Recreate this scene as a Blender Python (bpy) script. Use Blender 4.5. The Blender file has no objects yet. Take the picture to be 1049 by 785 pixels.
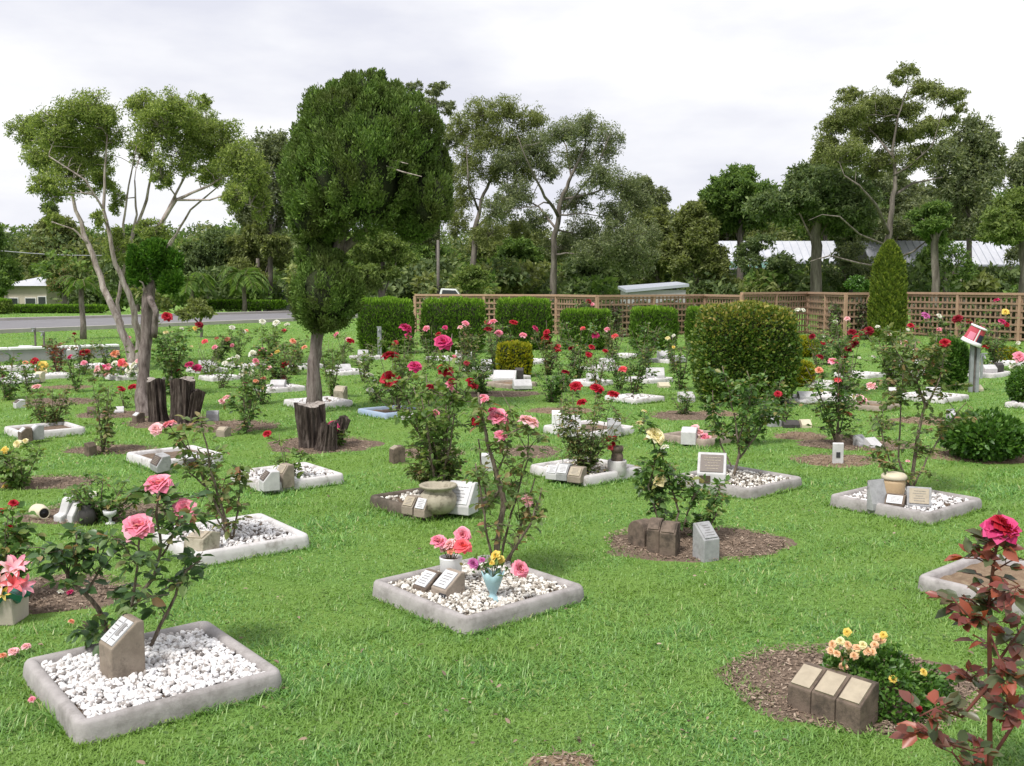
import bpy, bmesh, math, random
import numpy as np
from mathutils import Vector, Matrix
random.seed(7)
RNG = np.random.default_rng(11)
SC = bpy.context.scene
COL = SC.collection
PI = math.pi
R = math.radians

# ------------------------------------------------------------------ camera model (photo pixels 1049 x 785)
F, CX, CY, YH, EYE = 1020.0, 524.5, 392.5, 293.0, 1.6
PITCH = math.atan((CY - YH) / F)
def ray(px, py):
    x, y = (px - CX) / F, (CY - py) / F
    c, s = math.cos(PITCH), math.sin(PITCH)
    return Vector((x, c + y * s, -s + y * c))
def G(px, py, z=0.0):                      # pixel -> point on the level z
    d = ray(px, py); t = (z - EYE) / d.z
    return Vector((d.x * t, d.y * t, z))
def V(px, py, Y):                          # pixel -> point at distance Y
    d = ray(px, py); t = Y / d.y
    return Vector((d.x * t, Y, EYE + d.z * t))
def ppm(Y): return F / Y

# ------------------------------------------------------------------ materials
MATS = {}
def nmat(name):
    m = bpy.data.materials.new(name); m.use_nodes = True
    nt = m.node_tree; b = nt.nodes['Principled BSDF']
    MATS[name] = m
    return m, nt, b
def N(nt, t, **kw):
    n = nt.nodes.new(t)
    for k, v in kw.items():
        if k in n.inputs.keys(): n.inputs[k].default_value = v
        else: setattr(n, k, v)
    return n
def ramp(nt, fac, stops):
    r = nt.nodes.new('ShaderNodeValToRGB')
    e = r.color_ramp.elements
    while len(e) < len(stops): e.new(0.5)
    for i, (p, c) in enumerate(stops):
        e[i].position = p; e[i].color = (c[0], c[1], c[2], 1)
    nt.links.new(fac, r.inputs[0])
    return r.outputs[0]
def noise(nt, scale, detail=4, rough=0.6, vec=None):
    n = nt.nodes.new('ShaderNodeTexNoise'); n.inputs['Scale'].default_value = scale
    n.inputs['Detail'].default_value = detail; n.inputs['Roughness'].default_value = rough
    if vec is None:
        tc = nt.nodes.new('ShaderNodeNewGeometry'); vec = tc.outputs['Position']
    nt.links.new(vec, n.inputs['Vector'])
    return n.outputs['Fac']
def mixc(nt, fac, a, b, blend='MIX'):
    m = nt.nodes.new('ShaderNodeMix'); m.data_type = 'RGBA'; m.blend_type = blend
    for s, v in ((0, fac), (6, a), (7, b)):
        if isinstance(v, (int, float)): m.inputs[s].default_value = v
        elif isinstance(v, tuple): m.inputs[s].default_value = (v[0], v[1], v[2], 1)
        else: nt.links.new(v, m.inputs[s])
    return m.outputs[2]
def bump(nt, b, h, strength=0.5, dist=0.01):
    n = nt.nodes.new('ShaderNodeBump'); n.inputs['Strength'].default_value = strength; n.inputs['Distance'].default_value = dist
    nt.links.new(h, n.inputs['Height']); nt.links.new(n.outputs[0], b.inputs['Normal'])
def mat(name, c1, c2=None, scale=8.0, rough=0.85, bmp=0.4, bscale=60.0, bdist=0.006, spec=0.3, c3=None, s3=3.0, lo=0.4, hi=0.62):
    """solid with two tones mixed by noise, and optional stains c3"""
    m, nt, b = nmat(name)
    c2 = c2 or tuple(x * 0.75 for x in c1)
    col = ramp(nt, noise(nt, scale, 6, 0.65), [(0.3, c1), (0.7, c2)])
    if c3: 
        f = ramp(nt, noise(nt, s3, 8, 0.7), [(lo, (0, 0, 0)), (hi, (1, 1, 1))])
        col = mixc(nt, f, col, c3)
    nt.links.new(col, b.inputs['Base Color'])
    b.inputs['Roughness'].default_value = rough
    b.inputs['Specular IOR Level'].default_value = spec
    if bmp: bump(nt, b, noise(nt, bscale, 5, 0.7), bmp, bdist)
    return m
GAIN = {'leaf_rose': 1.9, 'leaf_rose_dark': 2.1, 'leaf_rose_dry': 1.45, 'leaf_rose_light': 1.35, 'leaf_cypress': 2.75, 'leaf_cypress_bright': 1.25, 'leaf_thuja': 1.3, 'leaf_hedge': 1.75, 'leaf_hedge_top': 1.35, 'leaf_red': 1.25,
        'leaf_golden': 1.35, 'leaf_shrub': 1.25, 'leaf_paperbark': 2.0, 'leaf_gum': 2.05, 'leaf_gum_olive': 1.95, 'leaf_dark_tree': 2.5, 'leaf_green_tree': 1.85, 'leaf_light_tree': 1.5, 'grass_blade': 1.36}  # tree gains also put the haze-like lightening of far foliage into the colour
def leafmat(name, stops, trans=0.3, rough=0.5, spec=0.35, pos=0.0, pscale=1.0, pc=None):
    m, nt, b = nmat(name); k = GAIN.get(name, 1.0)
    stops = [(p, tuple(v * k for v in c)) for p, c in stops]
    if name.startswith('leaf') and trans: trans = min(.45, trans + .12)
    g = nt.nodes.new('ShaderNodeNewGeometry')
    col = ramp(nt, g.outputs['Random Per Island'], stops)
    if pc:
        col = mixc(nt, ramp(nt, noise(nt, pscale, 3, 0.6), [(0.4, (0, 0, 0)), (0.65, (1, 1, 1))]), col, pc)
    nt.links.new(col, b.inputs['Base Color'])
    b.inputs['Roughness'].default_value = rough; b.inputs['Specular IOR Level'].default_value = spec
    if trans:
        t = nt.nodes.new('ShaderNodeBsdfTranslucent'); mx = nt.nodes.new('ShaderNodeMixShader')
        hs = nt.nodes.new('ShaderNodeMix'); hs.data_type = 'RGBA'; hs.blend_type = 'MULTIPLY'; hs.inputs[0].default_value = 1
        nt.links.new(col, hs.inputs[6]); hs.inputs[7].default_value = (1.25, 1.3, 0.7, 1)
        nt.links.new(hs.outputs[2], t.inputs[0]); mx.inputs[0].default_value = trans
        nt.links.new(b.outputs[0], mx.inputs[1]); nt.links.new(t.outputs[0], mx.inputs[2])
        nt.links.new(mx.outputs[0], nt.nodes['Material Output'].inputs[0])
    return m

mat('concrete', (0.40, 0.375, 0.37), (0.29, 0.27, 0.265), 14, 0.9, 0.5, 120, 0.004, 0.2, (0.20, 0.185, 0.175), 6.5, 0.49, 0.68)
mat('old_concrete', (0.17, 0.14, 0.115), (0.10, 0.08, 0.065), 12, 0.95, 0.6, 100, 0.005, 0.2, (0.05, 0.045, 0.035), 7, 0.45, 0.7)
mat('white_paint', (0.62, 0.60, 0.60), (0.48, 0.46, 0.46), 10, 0.7, 0.3, 90, 0.003, 0.3, (0.26, 0.24, 0.22), 7, 0.52, 0.68)
mat('blue_paint', (0.26, 0.36, 0.52), (0.36, 0.42, 0.52), 10, 0.7, 0.3, 90, 0.003, 0.3, (0.25, 0.24, 0.25), 6, 0.58, 0.75)
mat('tan_concrete', (0.36, 0.30, 0.25), (0.24, 0.20, 0.165), 14, 0.9, 0.5, 90, 0.004, 0.2, (0.12, 0.10, 0.08), 8, 0.52, 0.74)
mat('block_stone', (0.30, 0.25, 0.20), (0.21, 0.17, 0.135), 18, 0.9, 0.5, 110, 0.004, 0.2, (0.09, 0.075, 0.06), 11, 0.5, 0.72)
mat('brown_stone', (0.19, 0.145, 0.115), (0.115, 0.088, 0.07), 18, 0.9, 0.6, 100, 0.005, 0.2, (0.05, 0.042, 0.035), 9, 0.48, 0.7)
mat('grey_stone', (0.38, 0.38, 0.39), (0.26, 0.26, 0.27), 25, 0.8, 0.4, 120, 0.003, 0.3, (0.15, 0.14, 0.13), 9, 0.54, 0.74)
mat('white_stone', (0.58, 0.57, 0.58), (0.44, 0.43, 0.44), 16, 0.7, 0.3, 100, 0.003, 0.3, (0.30, 0.28, 0.26), 10, 0.6, 0.8)
mat('dark_stone', (0.06, 0.055, 0.052), (0.035, 0.03, 0.03), 18, 0.6, 0.4, 100, 0.004, 0.4)
mat('plaque_tan', (0.42, 0.36, 0.27), (0.33, 0.28, 0.21), 30, 0.5, 0.3, 200, 0.002, 0.4)
mat('plaque_white', (0.62, 0.62, 0.64), (0.48, 0.48, 0.50), 30, 0.4, 0.2, 200, 0.002, 0.5)
mat('plaque_bronze', (0.10, 0.07, 0.055), (0.065, 0.045, 0.035), 40, 0.45, 0.4, 200, 0.002, 0.5)
mat('faded_ink', (0.20, 0.19, 0.19), (0.28, 0.27, 0.27), 30, 0.6, 0)
mat('ink', (0.035, 0.035, 0.04), (0.05, 0.05, 0.055), 30, 0.6, 0)
mat('bright_white', (0.80, 0.80, 0.80), (0.72, 0.72, 0.73), 14, 0.45, 0.1, 60, 0.002, 0.4)
mat('ceramic_cream', (0.62, 0.56, 0.42), (0.52, 0.46, 0.34), 12, 0.5, 0.1, 60, 0.002, 0.4)
mat('ceramic_tan', (0.50, 0.37, 0.22), (0.42, 0.30, 0.18), 12, 0.5, 0.1, 60, 0.002, 0.4)
mat('urn_stone', (0.42, 0.38, 0.30), (0.28, 0.25, 0.19), 14, 0.8, 0.5, 90, 0.004, 0.3, (0.13, 0.11, 0.08), 14, 0.52, 0.7)
mat('blue_glass', (0.34, 0.52, 0.56), (0.29, 0.46, 0.52), 8, 0.25, 0.0, spec=0.6)
mat('pot_beige', (0.50, 0.44, 0.38), (0.42, 0.37, 0.32), 8, 0.7, 0.2)
mat('teal_wrap', (0.02, 0.22, 0.17), (0.015, 0.15, 0.12), 8, 0.3, 0.3, 30, 0.01, 0.6)
mat('galv', (0.30, 0.32, 0.33), (0.20, 0.21, 0.22), 10, 0.5, 0.2)
mat('grey_wood', (0.20, 0.18, 0.165), (0.12, 0.105, 0.095), 10, 0.9, 0.5)
mat('rail_wood', (0.42, 0.275, 0.19), (0.32, 0.21, 0.145), 6, 0.85, 0.4, 40)
mat('lattice_wood', (0.34, 0.225, 0.155), (0.25, 0.165, 0.115), 5, 0.85, 0.3, 40)
mat('red_wrap', (0.50, 0.075, 0.10), (0.42, 0.06, 0.085), 8, 0.5, 0.1)
mat('navy', (0.035, 0.035, 0.075), (0.03, 0.03, 0.06), 8, 0.5, 0.1)
mat('cream_wall', (0.55, 0.50, 0.42), (0.48, 0.43, 0.36), 3, 0.9, 0.2)
mat('grey_wall', (0.36, 0.35, 0.37), (0.28, 0.275, 0.29), 3, 0.9, 0.2)
mat('roof_white', (0.52, 0.53, 0.57), (0.42, 0.43, 0.48), 1, 0.55, 0.0)
mat('roof_grey', (0.36, 0.38, 0.43), (0.30, 0.32, 0.37), 1, 0.5, 0.0)
mat('roof_brown', (0.24, 0.20, 0.17), (0.19, 0.16, 0.14), 1, 0.8, 0.0)
mat('roof_green', (0.10, 0.22, 0.17), (0.08, 0.18, 0.14), 1, 0.6, 0.0)
mat('roof_blue', (0.22, 0.42, 0.50), (0.20, 0.38, 0.46), 1, 0.6, 0.0)
mat('window_dark', (0.03, 0.035, 0.04), (0.04, 0.045, 0.05), 1, 0.15, 0.0, spec=0.6)
mat('car_paint', (0.78, 0.79, 0.80), (0.75, 0.76, 0.77), 1, 0.25, 0.0, spec=0.6)
mat('rubber', (0.02, 0.02, 0.02), (0.03, 0.03, 0.03), 8, 0.8, 0.0)
mat('asphalt', (0.20, 0.195, 0.205), (0.155, 0.15, 0.16), 1.2, 0.9, 0.3, 40)
mat('kerb', (0.45, 0.42, 0.39), (0.35, 0.33, 0.31), 2, 0.9, 0.3)
mat('soil', (0.20, 0.148, 0.112), (0.13, 0.097, 0.074), 16, 1.0, 0.9, 45, 0.02, 0.1, (0.28, 0.21, 0.16), 25, 0.5, 0.7)
mat('dry_soil', (0.25, 0.175, 0.12), (0.17, 0.12, 0.08), 16, 1.0, 0.8, 45, 0.015, 0.1, (0.30, 0.24, 0.16), 25, 0.5, 0.7)
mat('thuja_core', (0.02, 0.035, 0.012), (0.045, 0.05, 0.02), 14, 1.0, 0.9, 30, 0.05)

def barkmat(name, c1, c2, c3, sc=6):
    m, nt, b = nmat(name)
    tc = nt.nodes.new('ShaderNodeNewGeometry'); mp = nt.nodes.new('ShaderNodeMapping'); mp.inputs['Scale'].default_value = (1, 1, 0.18)
    nt.links.new(tc.outputs['Position'], mp.inputs['Vector'])
    f = noise(nt, sc * 4, 7, 0.7, mp.outputs[0])
    col = ramp(nt, f, [(0.35, c1), (0.5, c2), (0.68, c3)])
    nt.links.new(col, b.inputs['Base Color']); b.inputs['Roughness'].default_value = 0.95; b.inputs['Specular IOR Level'].default_value = 0.15
    bump(nt, b, noise(nt, sc * 7, 6, 0.7, mp.outputs[0]), 0.9, 0.02)
barkmat('bark_cypress', (0.085, 0.065, 0.06), (0.19, 0.155, 0.145), (0.31, 0.265, 0.25))
barkmat('bark_paper', (0.17, 0.13, 0.115), (0.37, 0.315, 0.29), (0.55, 0.49, 0.46), 4)
barkmat('bark_gum', (0.08, 0.068, 0.058), (0.15, 0.13, 0.115), (0.27, 0.24, 0.21), 1)
barkmat('bark_stump', (0.022, 0.016, 0.014), (0.065, 0.05, 0.043), (0.17, 0.14, 0.125), 7)
barkmat('bark_rose', (0.10, 0.075, 0.055), (0.21, 0.17, 0.13), (0.33, 0.28, 0.22), 20)
mat('stump_top', (0.40, 0.36, 0.33), (0.26, 0.225, 0.20), 22, 0.95, 0.8, 60, 0.01, 0.2, (0.10, 0.08, 0.07), 20, 0.5, 0.66)
mat('cane_green', (0.085, 0.11, 0.035), (0.13, 0.10, 0.05), 20, 0.6, 0.2)
mat('cane_red', (0.16, 0.045, 0.035), (0.11, 0.05, 0.03), 20, 0.6, 0.2)

leafmat('leaf_rose', [(0.0, (0.028, 0.060, 0.016)), (0.55, (0.055, 0.105, 0.026)), (0.85, (0.10, 0.155, 0.042)), (1, (0.17, 0.125, 0.05))], 0.25, 0.42)
leafmat('leaf_rose_dark', [(0.0, (0.018, 0.040, 0.014)), (0.6, (0.040, 0.075, 0.024)), (0.9, (0.075, 0.11, 0.035)), (1, (0.15, 0.085, 0.045))], 0.2, 0.38, 0.5)
leafmat('leaf_rose_dry', [(0.0, (0.05, 0.085, 0.025)), (0.5, (0.09, 0.135, 0.04)), (0.8, (0.15, 0.17, 0.06)), (0.9, (0.20, 0.17, 0.08)), (1, (0.22, 0.10, 0.06))], 0.25, 0.5)
leafmat('leaf_rose_light', [(0.0, (0.06, 0.11, 0.025)), (0.6, (0.11, 0.18, 0.045)), (1, (0.20, 0.24, 0.08))], 0.3, 0.45)
leafmat('leaf_red', [(0.0, (0.055, 0.075, 0.035)), (0.3, (0.11, 0.13, 0.07)), (0.48, (0.14, 0.06, 0.05)), (0.75, (0.21, 0.055, 0.05)), (1, (0.34, 0.09, 0.05))], 0.3, 0.35, 0.5)
leafmat('leaf_cypress', [(0.0, (0.024, 0.042, 0.010)), (0.6, (0.046, 0.078, 0.017)), (1, (0.085, 0.125, 0.030))], 0.15, 0.6, 0.2, pc=(0.095, 0.125, 0.034), pscale=2.2)
leafmat('leaf_cypress_bright', [(0.0, (0.030, 0.080, 0.010)), (0.6, (0.055, 0.135, 0.016)), (1, (0.11, 0.21, 0.028))], 0.2, 0.6, 0.2)
leafmat('leaf_thuja', [(0.0, (0.055, 0.085, 0.016)), (0.6, (0.12, 0.17, 0.028)), (1, (0.24, 0.28, 0.045))], 0.2, 0.6, 0.2)
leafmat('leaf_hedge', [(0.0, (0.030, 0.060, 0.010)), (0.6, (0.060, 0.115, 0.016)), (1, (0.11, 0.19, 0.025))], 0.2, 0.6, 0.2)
leafmat('leaf_hedge_top', [(0.0, (0.07, 0.14, 0.015)), (0.6, (0.12, 0.23, 0.02)), (1, (0.20, 0.33, 0.04))], 0.25, 0.6, 0.2)  # lighter copy of the hedge leaf: light from above painted into the tops
leafmat('leaf_golden_tip', [(0.0, (0.09, 0.13, 0.02)), (0.5, (0.20, 0.23, 0.035)), (0.85, (0.34, 0.32, 0.07)), (1, (0.46, 0.34, 0.14))], 0.25, 0.45, 0.4)
leafmat('leaf_golden', [(0.0, (0.03, 0.065, 0.012)), (0.6, (0.070, 0.130, 0.02)), (0.9, (0.13, 0.18, 0.03)), (1, (0.26, 0.24, 0.07))], 0.25, 0.45, 0.4)
leafmat('leaf_yellow', [(0.0, (0.14, 0.18, 0.015)), (0.6, (0.30, 0.31, 0.02)), (1, (0.50, 0.44, 0.03))], 0.3, 0.5)
leafmat('leaf_shrub', [(0.0, (0.030, 0.075, 0.012)), (0.6, (0.060, 0.14, 0.022)), (1, (0.12, 0.22, 0.04))], 0.2, 0.4, 0.5)
leafmat('leaf_paperbark', [(0.0, (0.060, 0.082, 0.028)), (0.6, (0.12, 0.155, 0.045)), (1, (0.22, 0.255, 0.075))], 0.3, 0.6, 0.2)
leafmat('leaf_gum', [(0.0, (0.050, 0.064, 0.034)), (0.6, (0.088, 0.105, 0.055)), (1, (0.15, 0.165, 0.085))], 0.3, 0.5, 0.3)
leafmat('leaf_gum_olive', [(0.0, (0.060, 0.072, 0.026)), (0.6, (0.10, 0.118, 0.042)), (1, (0.165, 0.185, 0.065))], 0.3, 0.5, 0.3)
leafmat('leaf_dark_tree', [(0.0, (0.026, 0.040, 0.016)), (0.6, (0.050, 0.070, 0.028)), (1, (0.085, 0.108, 0.042))], 0.2, 0.6, 0.2)
leafmat('leaf_green_tree', [(0.0, (0.038, 0.068, 0.018)), (0.6, (0.07, 0.115, 0.030)), (1, (0.125, 0.18, 0.045))], 0.3, 0.6, 0.2)
leafmat('leaf_light_tree', [(0.0, (0.062, 0.094, 0.026)), (0.6, (0.115, 0.158, 0.045)), (1, (0.18, 0.225, 0.07))], 0.3, 0.6, 0.2)
leafmat('grass_blade', [(0.0, (0.056, 0.130, 0.034)), (0.45, (0.104, 0.226, 0.056)), (0.8, (0.168, 0.315, 0.085)), (0.93, (0.24, 0.38, 0.12)), (0.975, (0.33, 0.36, 0.17)), (1, (0.42, 0.36, 0.22))], 0.35, 0.42, 0.4, pscale=1.1, pc=(0.205, 0.335, 0.070))
leafmat('chip', [(0.0, (0.11, 0.08, 0.06)), (0.4, (0.21, 0.158, 0.122)), (0.8, (0.28, 0.205, 0.155)), (1, (0.42, 0.34, 0.27))], 0, 0.9, 0.1)
leafmat('pebble_white', [(0.0, (0.16, 0.14, 0.13)), (0.10, (0.38, 0.35, 0.33)), (0.25, (0.58, 0.55, 0.54)), (0.5, (0.70, 0.69, 0.69)), (1, (0.80, 0.79, 0.80))], 0, 0.6, 0.3)
leafmat('pebble_mixed', [(0.0, (0.12, 0.10, 0.08)), (0.25, (0.35, 0.31, 0.26)), (0.5, (0.62, 0.59, 0.54)), (1, (0.82, 0.80, 0.76))], 0, 0.6, 0.3)
def petal(name, a, b): leafmat(name, [(0, a), (0.6, tuple((x + y) / 2 for x, y in zip(a, b))), (1, b)], 0.3, 0.55, 0.25)
petal('b_pink', (0.76, 0.18, 0.31), (0.90, 0.47, 0.59)); petal('b_lightpink', (0.80, 0.38, 0.46), (0.90, 0.66, 0.70))
petal('b_red', (0.34, 0.008, 0.02), (0.58, 0.03, 0.06)); petal('b_darkred', (0.16, 0.006, 0.012), (0.32, 0.015, 0.035))
petal('b_magenta', (0.48, 0.015, 0.12), (0.72, 0.09, 0.27)); petal('b_cream', (0.78, 0.66, 0.34), (0.86, 0.82, 0.62))
petal('b_peach', (0.76, 0.27, 0.17), (0.86, 0.50, 0.36)); petal('b_white', (0.72, 0.70, 0.68), (0.86, 0.85, 0.84))
petal('b_yellow', (0.75, 0.50, 0.06), (0.85, 0.72, 0.25)); petal('b_purple', (0.45, 0.08, 0.33), (0.66, 0.22, 0.50))
petal('b_coral', (0.80, 0.10, 0.13), (0.88, 0.22, 0.25)); petal('b_apricot', (0.78, 0.46, 0.27), (0.88, 0.68, 0.48))

# ------------------------------------------------------------------ mesh helpers
def link(o, parent=None):
    COL.objects.link(o)
    if parent: o.parent = parent
    return o
class MB:
    def __init__(s): s.v = []; s.f = []; s.m = []
    def add(s, vs, fs, mi=0):
        k = len(s.v); s.v += [tuple(v) for v in vs]
        s.f += [tuple(i + k for i in f) for f in fs]; s.m += [mi] * len(fs)
    def tube(s, pts, rad, sides=6, mi=0, cap=True, wob=0.0):
        pts = [Vector(p) for p in pts]; n = len(pts)
        if n < 2: return
        if not hasattr(rad, '__len__'): rad = [rad] * n
        vs = []; fs = []
        up = None
        for i, p in enumerate(pts):
            t = (pts[min(i + 1, n - 1)] - pts[max(i - 1, 0)])
            if t.length < 1e-9: t = Vector((0, 0, 1))
            t.normalize()
            if up is None: up = t.orthogonal().normalized()
            else:
                up = up - t * up.dot(t)
                up = up.normalized() if up.length > 1e-6 else t.orthogonal().normalized()
            w = t.cross(up)
            for k in range(sides):
                a = 2 * PI * k / sides
                r = rad[i] * (1 + (random.uniform(-wob, wob) if wob else 0))
                vs.append(p + (up * math.cos(a) + w * math.sin(a)) * r)
        for i in range(n - 1):
            for k in range(sides):
                a = i * sides + k; b = i * sides + (k + 1) % sides
                fs.append((a, b, b + sides, a + sides))
        if cap:
            fs.append(tuple(reversed(range(sides)))); fs.append(tuple(range((n - 1) * sides, n * sides)))
        s.add(vs, fs, mi)
    def box(s, c, size, rz=0, mi=0, M=None):
        x, y, z = size[0] / 2, size[1] / 2, size[2] / 2
        vs = [Vector((i * x, j * y, k * z)) for k in (-1, 1) for j in (-1, 1) for i in (-1, 1)]
        m = Matrix.Translation(Vector(c)) @ (M if M is not None else Matrix.Rotation(rz, 4, 'Z'))
        s.add([m @ v for v in vs], [(0, 2, 3, 1), (4, 5, 7, 6), (0, 1, 5, 4), (2, 6, 7, 3), (0, 4, 6, 2), (1, 3, 7, 5)], mi)
    def lathe(s, prof, c=(0, 0, 0), seg=20, mi=0, M=None, flute=0, flr=0.0):
        vs = []; fs = []
        for (r, z) in prof:
            for k in range(seg):
                a = 2 * PI * k / seg
                rr = r * (1 + flr * math.cos(flute * a)) if flute else r
                vs.append(Vector((rr * math.cos(a), rr * math.sin(a), z)))
        n = len(prof)
        for i in range(n - 1):
            for k in range(seg):
                a = i * seg + k; b = i * seg + (k + 1) % seg
                fs.append((a, b, b + seg, a + seg))
        if prof[0][0] > 1e-5: fs.append(tuple(reversed(range(seg))))
        if prof[-1][0] > 1e-5: fs.append(tuple(range((n - 1) * seg, n * seg)))
        m = Matrix.Translation(Vector(c)) @ (M if M is not None else Matrix())
        s.add([m @ v for v in vs], fs, mi)
    def prism(s, poly, x0, x1, mi=0, M=None):   # poly in (y,z), extruded along x
        n = len(poly); m = M if M is not None else Matrix()
        vs = [m @ Vector((x0, y, z)) for y, z in poly] + [m @ Vector((x1, y, z)) for y, z in poly]
        s.add(vs, [tuple(range(n)), tuple(reversed(range(n, 2 * n)))] + [(i, i + n, (i + 1) % n + n, (i + 1) % n) for i in range(n)], mi)
    def build(s, name, mats, parent=None, smooth=False, bevel=0.0, off=None):
        me = bpy.data.meshes.new(name)
        v = s.v if off is None else [(a - off[0], b - off[1], c - off[2]) for a, b, c in s.v]
        me.from_pydata(v, [], s.f)
        if isinstance(mats, str): mats = [mats]
        for m in mats: me.materials.append(MATS[m])
        if len(mats) > 1: me.polygons.foreach_set('material_index', s.m)
        bm = bmesh.new(); bm.from_mesh(me)
        bmesh.ops.recalc_face_normals(bm, faces=bm.faces)
        if bevel:
            es = [e for e in bm.edges if len(e.link_faces) == 2 and e.calc_face_angle(0) > 0.4]
            bmesh.ops.bevel(bm, geom=es, offset=bevel, segments=2, affect='EDGES', profile=0.6)
        bm.to_mesh(me); bm.free()
        if smooth: me.polygons.foreach_set('use_smooth', [True] * len(me.polygons))
        me.update()
        return link(bpy.data.objects.new(name, me), parent)
def tagged(o, label, cat, group=None, kind=None):
    o['label'] = label; o['category'] = cat
    if group: o['group'] = group
    if kind: o['kind'] = kind
    return o
def thing(name, loc, label, cat, group=None, rz=0):
    o = bpy.data.objects.new(name, None); COL.objects.link(o); o.location = loc; o.rotation_euler = (0, 0, rz)
    o.empty_display_size = 0.05
    return tagged(o, label, cat, group)
def part(name, obj): obj.name = name; return obj
def nrm(a): return a / np.maximum(np.linalg.norm(a, axis=-1, keepdims=True), 1e-9)

def np_mesh(name, verts, tris, mats, parent=None, smooth=False, midx=None):
    me = bpy.data.meshes.new(name)
    nv, nf = len(verts), len(tris); k = tris.shape[1]
    me.vertices.add(nv); me.vertices.foreach_set('co', np.ascontiguousarray(verts, dtype=np.float32).ravel())
    me.loops.add(nf * k); me.loops.foreach_set('vertex_index', np.ascontiguousarray(tris, dtype=np.int32).ravel())
    me.polygons.add(nf)
    me.polygons.foreach_set('loop_start', np.arange(0, nf * k, k, dtype=np.int32))
    if isinstance(mats, str): mats = [mats]
    for m in mats: me.materials.append(MATS[m])
    if midx is not None: me.polygons.foreach_set('material_index', midx.astype(np.int32))
    me.update(calc_edges=True)
    if smooth: me.polygons.foreach_set('use_smooth', np.ones(nf, dtype=bool))
    return link(bpy.data.objects.new(name, me), parent)
# leaf templates (u along, v across, w normal)
TPL = {
 'fold': (np.array([[0, 0, 0], [.45, .5, .10], [1, 0, 0], [.45, -.5, .10]]), np.array([[0, 2, 1], [0, 3, 2]])),
 'oval': (np.array([[0, 0, 0], [.25, .42, .10], [.62, .40, .09], [1, 0, -.06], [.62, -.40, .09], [.25, -.42, .10], [.5, 0, 0]]),
          np.array([[0, 6, 1], [1, 6, 2], [2, 6, 3], [3, 6, 4], [4, 6, 5], [5, 6, 0]])),
 'spray': (np.array([[0, -.25, 0], [0, .25, 0], [.6, .5, .05], [1, 0, .12], [.6, -.5, .05]]), np.array([[0, 4, 3], [0, 3, 1], [1, 3, 2]])),
 'blade': (np.array([[0, -.5, 0], [0, .5, 0], [.55, -.4, .10], [.55, .4, .10], [1, 0, .34]]), np.array([[0, 1, 2], [1, 3, 2], [2, 3, 4]])),
 'chip': (np.array([[0, -.5, 0], [0, .5, 0], [1, .5, .05], [1, -.5, 0]]), np.array([[0, 3, 2], [0, 2, 1]])),
}
def leaves(name, P, T, Nn, L, W, tpl, mats, parent=None, midx=None):
    P = np.asarray(P, float); n = len(P)
    T = nrm(np.asarray(T, float)); B = nrm(np.cross(Nn, T)); Nn = np.cross(T, B)
    tv, tf = TPL[tpl]; k = len(tv)
    L = np.broadcast_to(L, (n,))[:, None, None]; W = np.broadcast_to(W, (n,))[:, None, None]
    v = P[:, None, :] + L * tv[None, :, 0:1] * T[:, None, :] + W * tv[None, :, 1:2] * B[:, None, :] + L * tv[None, :, 2:3] * Nn[:, None, :]
    f = (tf[None] + (np.arange(n) * k)[:, None, None]).reshape(-1, 3)
    mi = None if midx is None else np.repeat(midx, len(tf))
    return np_mesh(name, v.reshape(-1, 3), f, mats, parent, False, mi)
def rdir(n, up=0.0):
    d = RNG.normal(size=(n, 3)); d = nrm(d); d[:, 2] += up
    return nrm(d)

# ------------------------------------------------------------------ world, sun, camera
def world():
    w = bpy.data.worlds.new('World'); SC.world = w; w.use_nodes = True
    nt = w.node_tree; bg = nt.nodes['Background']
    sky = nt.nodes.new('ShaderNodeTexSky'); sky.sky_type = 'NISHITA'; sky.sun_disc = False
    sky.sun_elevation = R(58); sky.sun_rotation = R(215)
    tc = nt.nodes.new('ShaderNodeTexCoord'); mp = nt.nodes.new('ShaderNodeMapping')
    mp.inputs['Scale'].default_value = (1.0, 1.0, 3.2); mp.inputs['Location'].default_value = (0.35, 0.2, 0.3)
    nt.links.new(tc.outputs['Generated'], mp.inputs[0])
    f1 = noise(nt, 2.3, 7, 0.52, mp.outputs[0])
    cl = ramp(nt, f1, [(0.36, (4.9, 5.0, 5.6)), (0.48, (5.9, 5.95, 6.25)), (0.60, (7.0, 7.0, 7.1))])
    # colour ramp clamps nothing above 1 in float, keep via multiply
    f2 = ramp(nt, noise(nt, 1.4, 5, 0.5, mp.outputs[0]), [(0.30, (0.80, 0.80, 0.80)), (0.45, (1, 1, 1))])
    out = mixc(nt, f2, sky.outputs[0], cl)
    nt.links.new(out, bg.inputs[0]); bg.inputs[1].default_value = 0.1
    sd = bpy.data.lights.new('sun', 'SUN'); sd.energy = 2.5; sd.angle = R(12); sd.color = (1.0, 0.96, 0.90)
    so = bpy.data.objects.new('sun', sd); COL.objects.link(so)
    el, az = R(58), R(215)
    d = Vector((math.sin(az) * math.cos(el), math.cos(az) * math.cos(el), math.sin(el)))
    so.rotation_euler = d.to_track_quat('Z', 'Y').to_euler(); so.location = (0, 0, 30)
    cd = bpy.data.cameras.new('camera'); cam = bpy.data.objects.new('camera', cd); COL.objects.link(cam)
    cd.sensor_width = 36; cd.lens = 36 * F / 1049; cd.clip_end = 5000; cd.clip_start = 0.05
    cam.location = (0, 0, EYE); cam.rotation_euler = (PI / 2 - PITCH, 0, 0)
    SC.camera = cam
    vs = SC.view_settings; vs.view_transform = 'Standard'; vs.look = 'None'; vs.gamma = 1; vs.exposure = 0.70
    SC.cycles.use_denoising = True
    SC.cycles.max_bounces = 6; SC.cycles.diffuse_bounces = 3; SC.cycles.transmission_bounces = 3
world()

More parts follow.
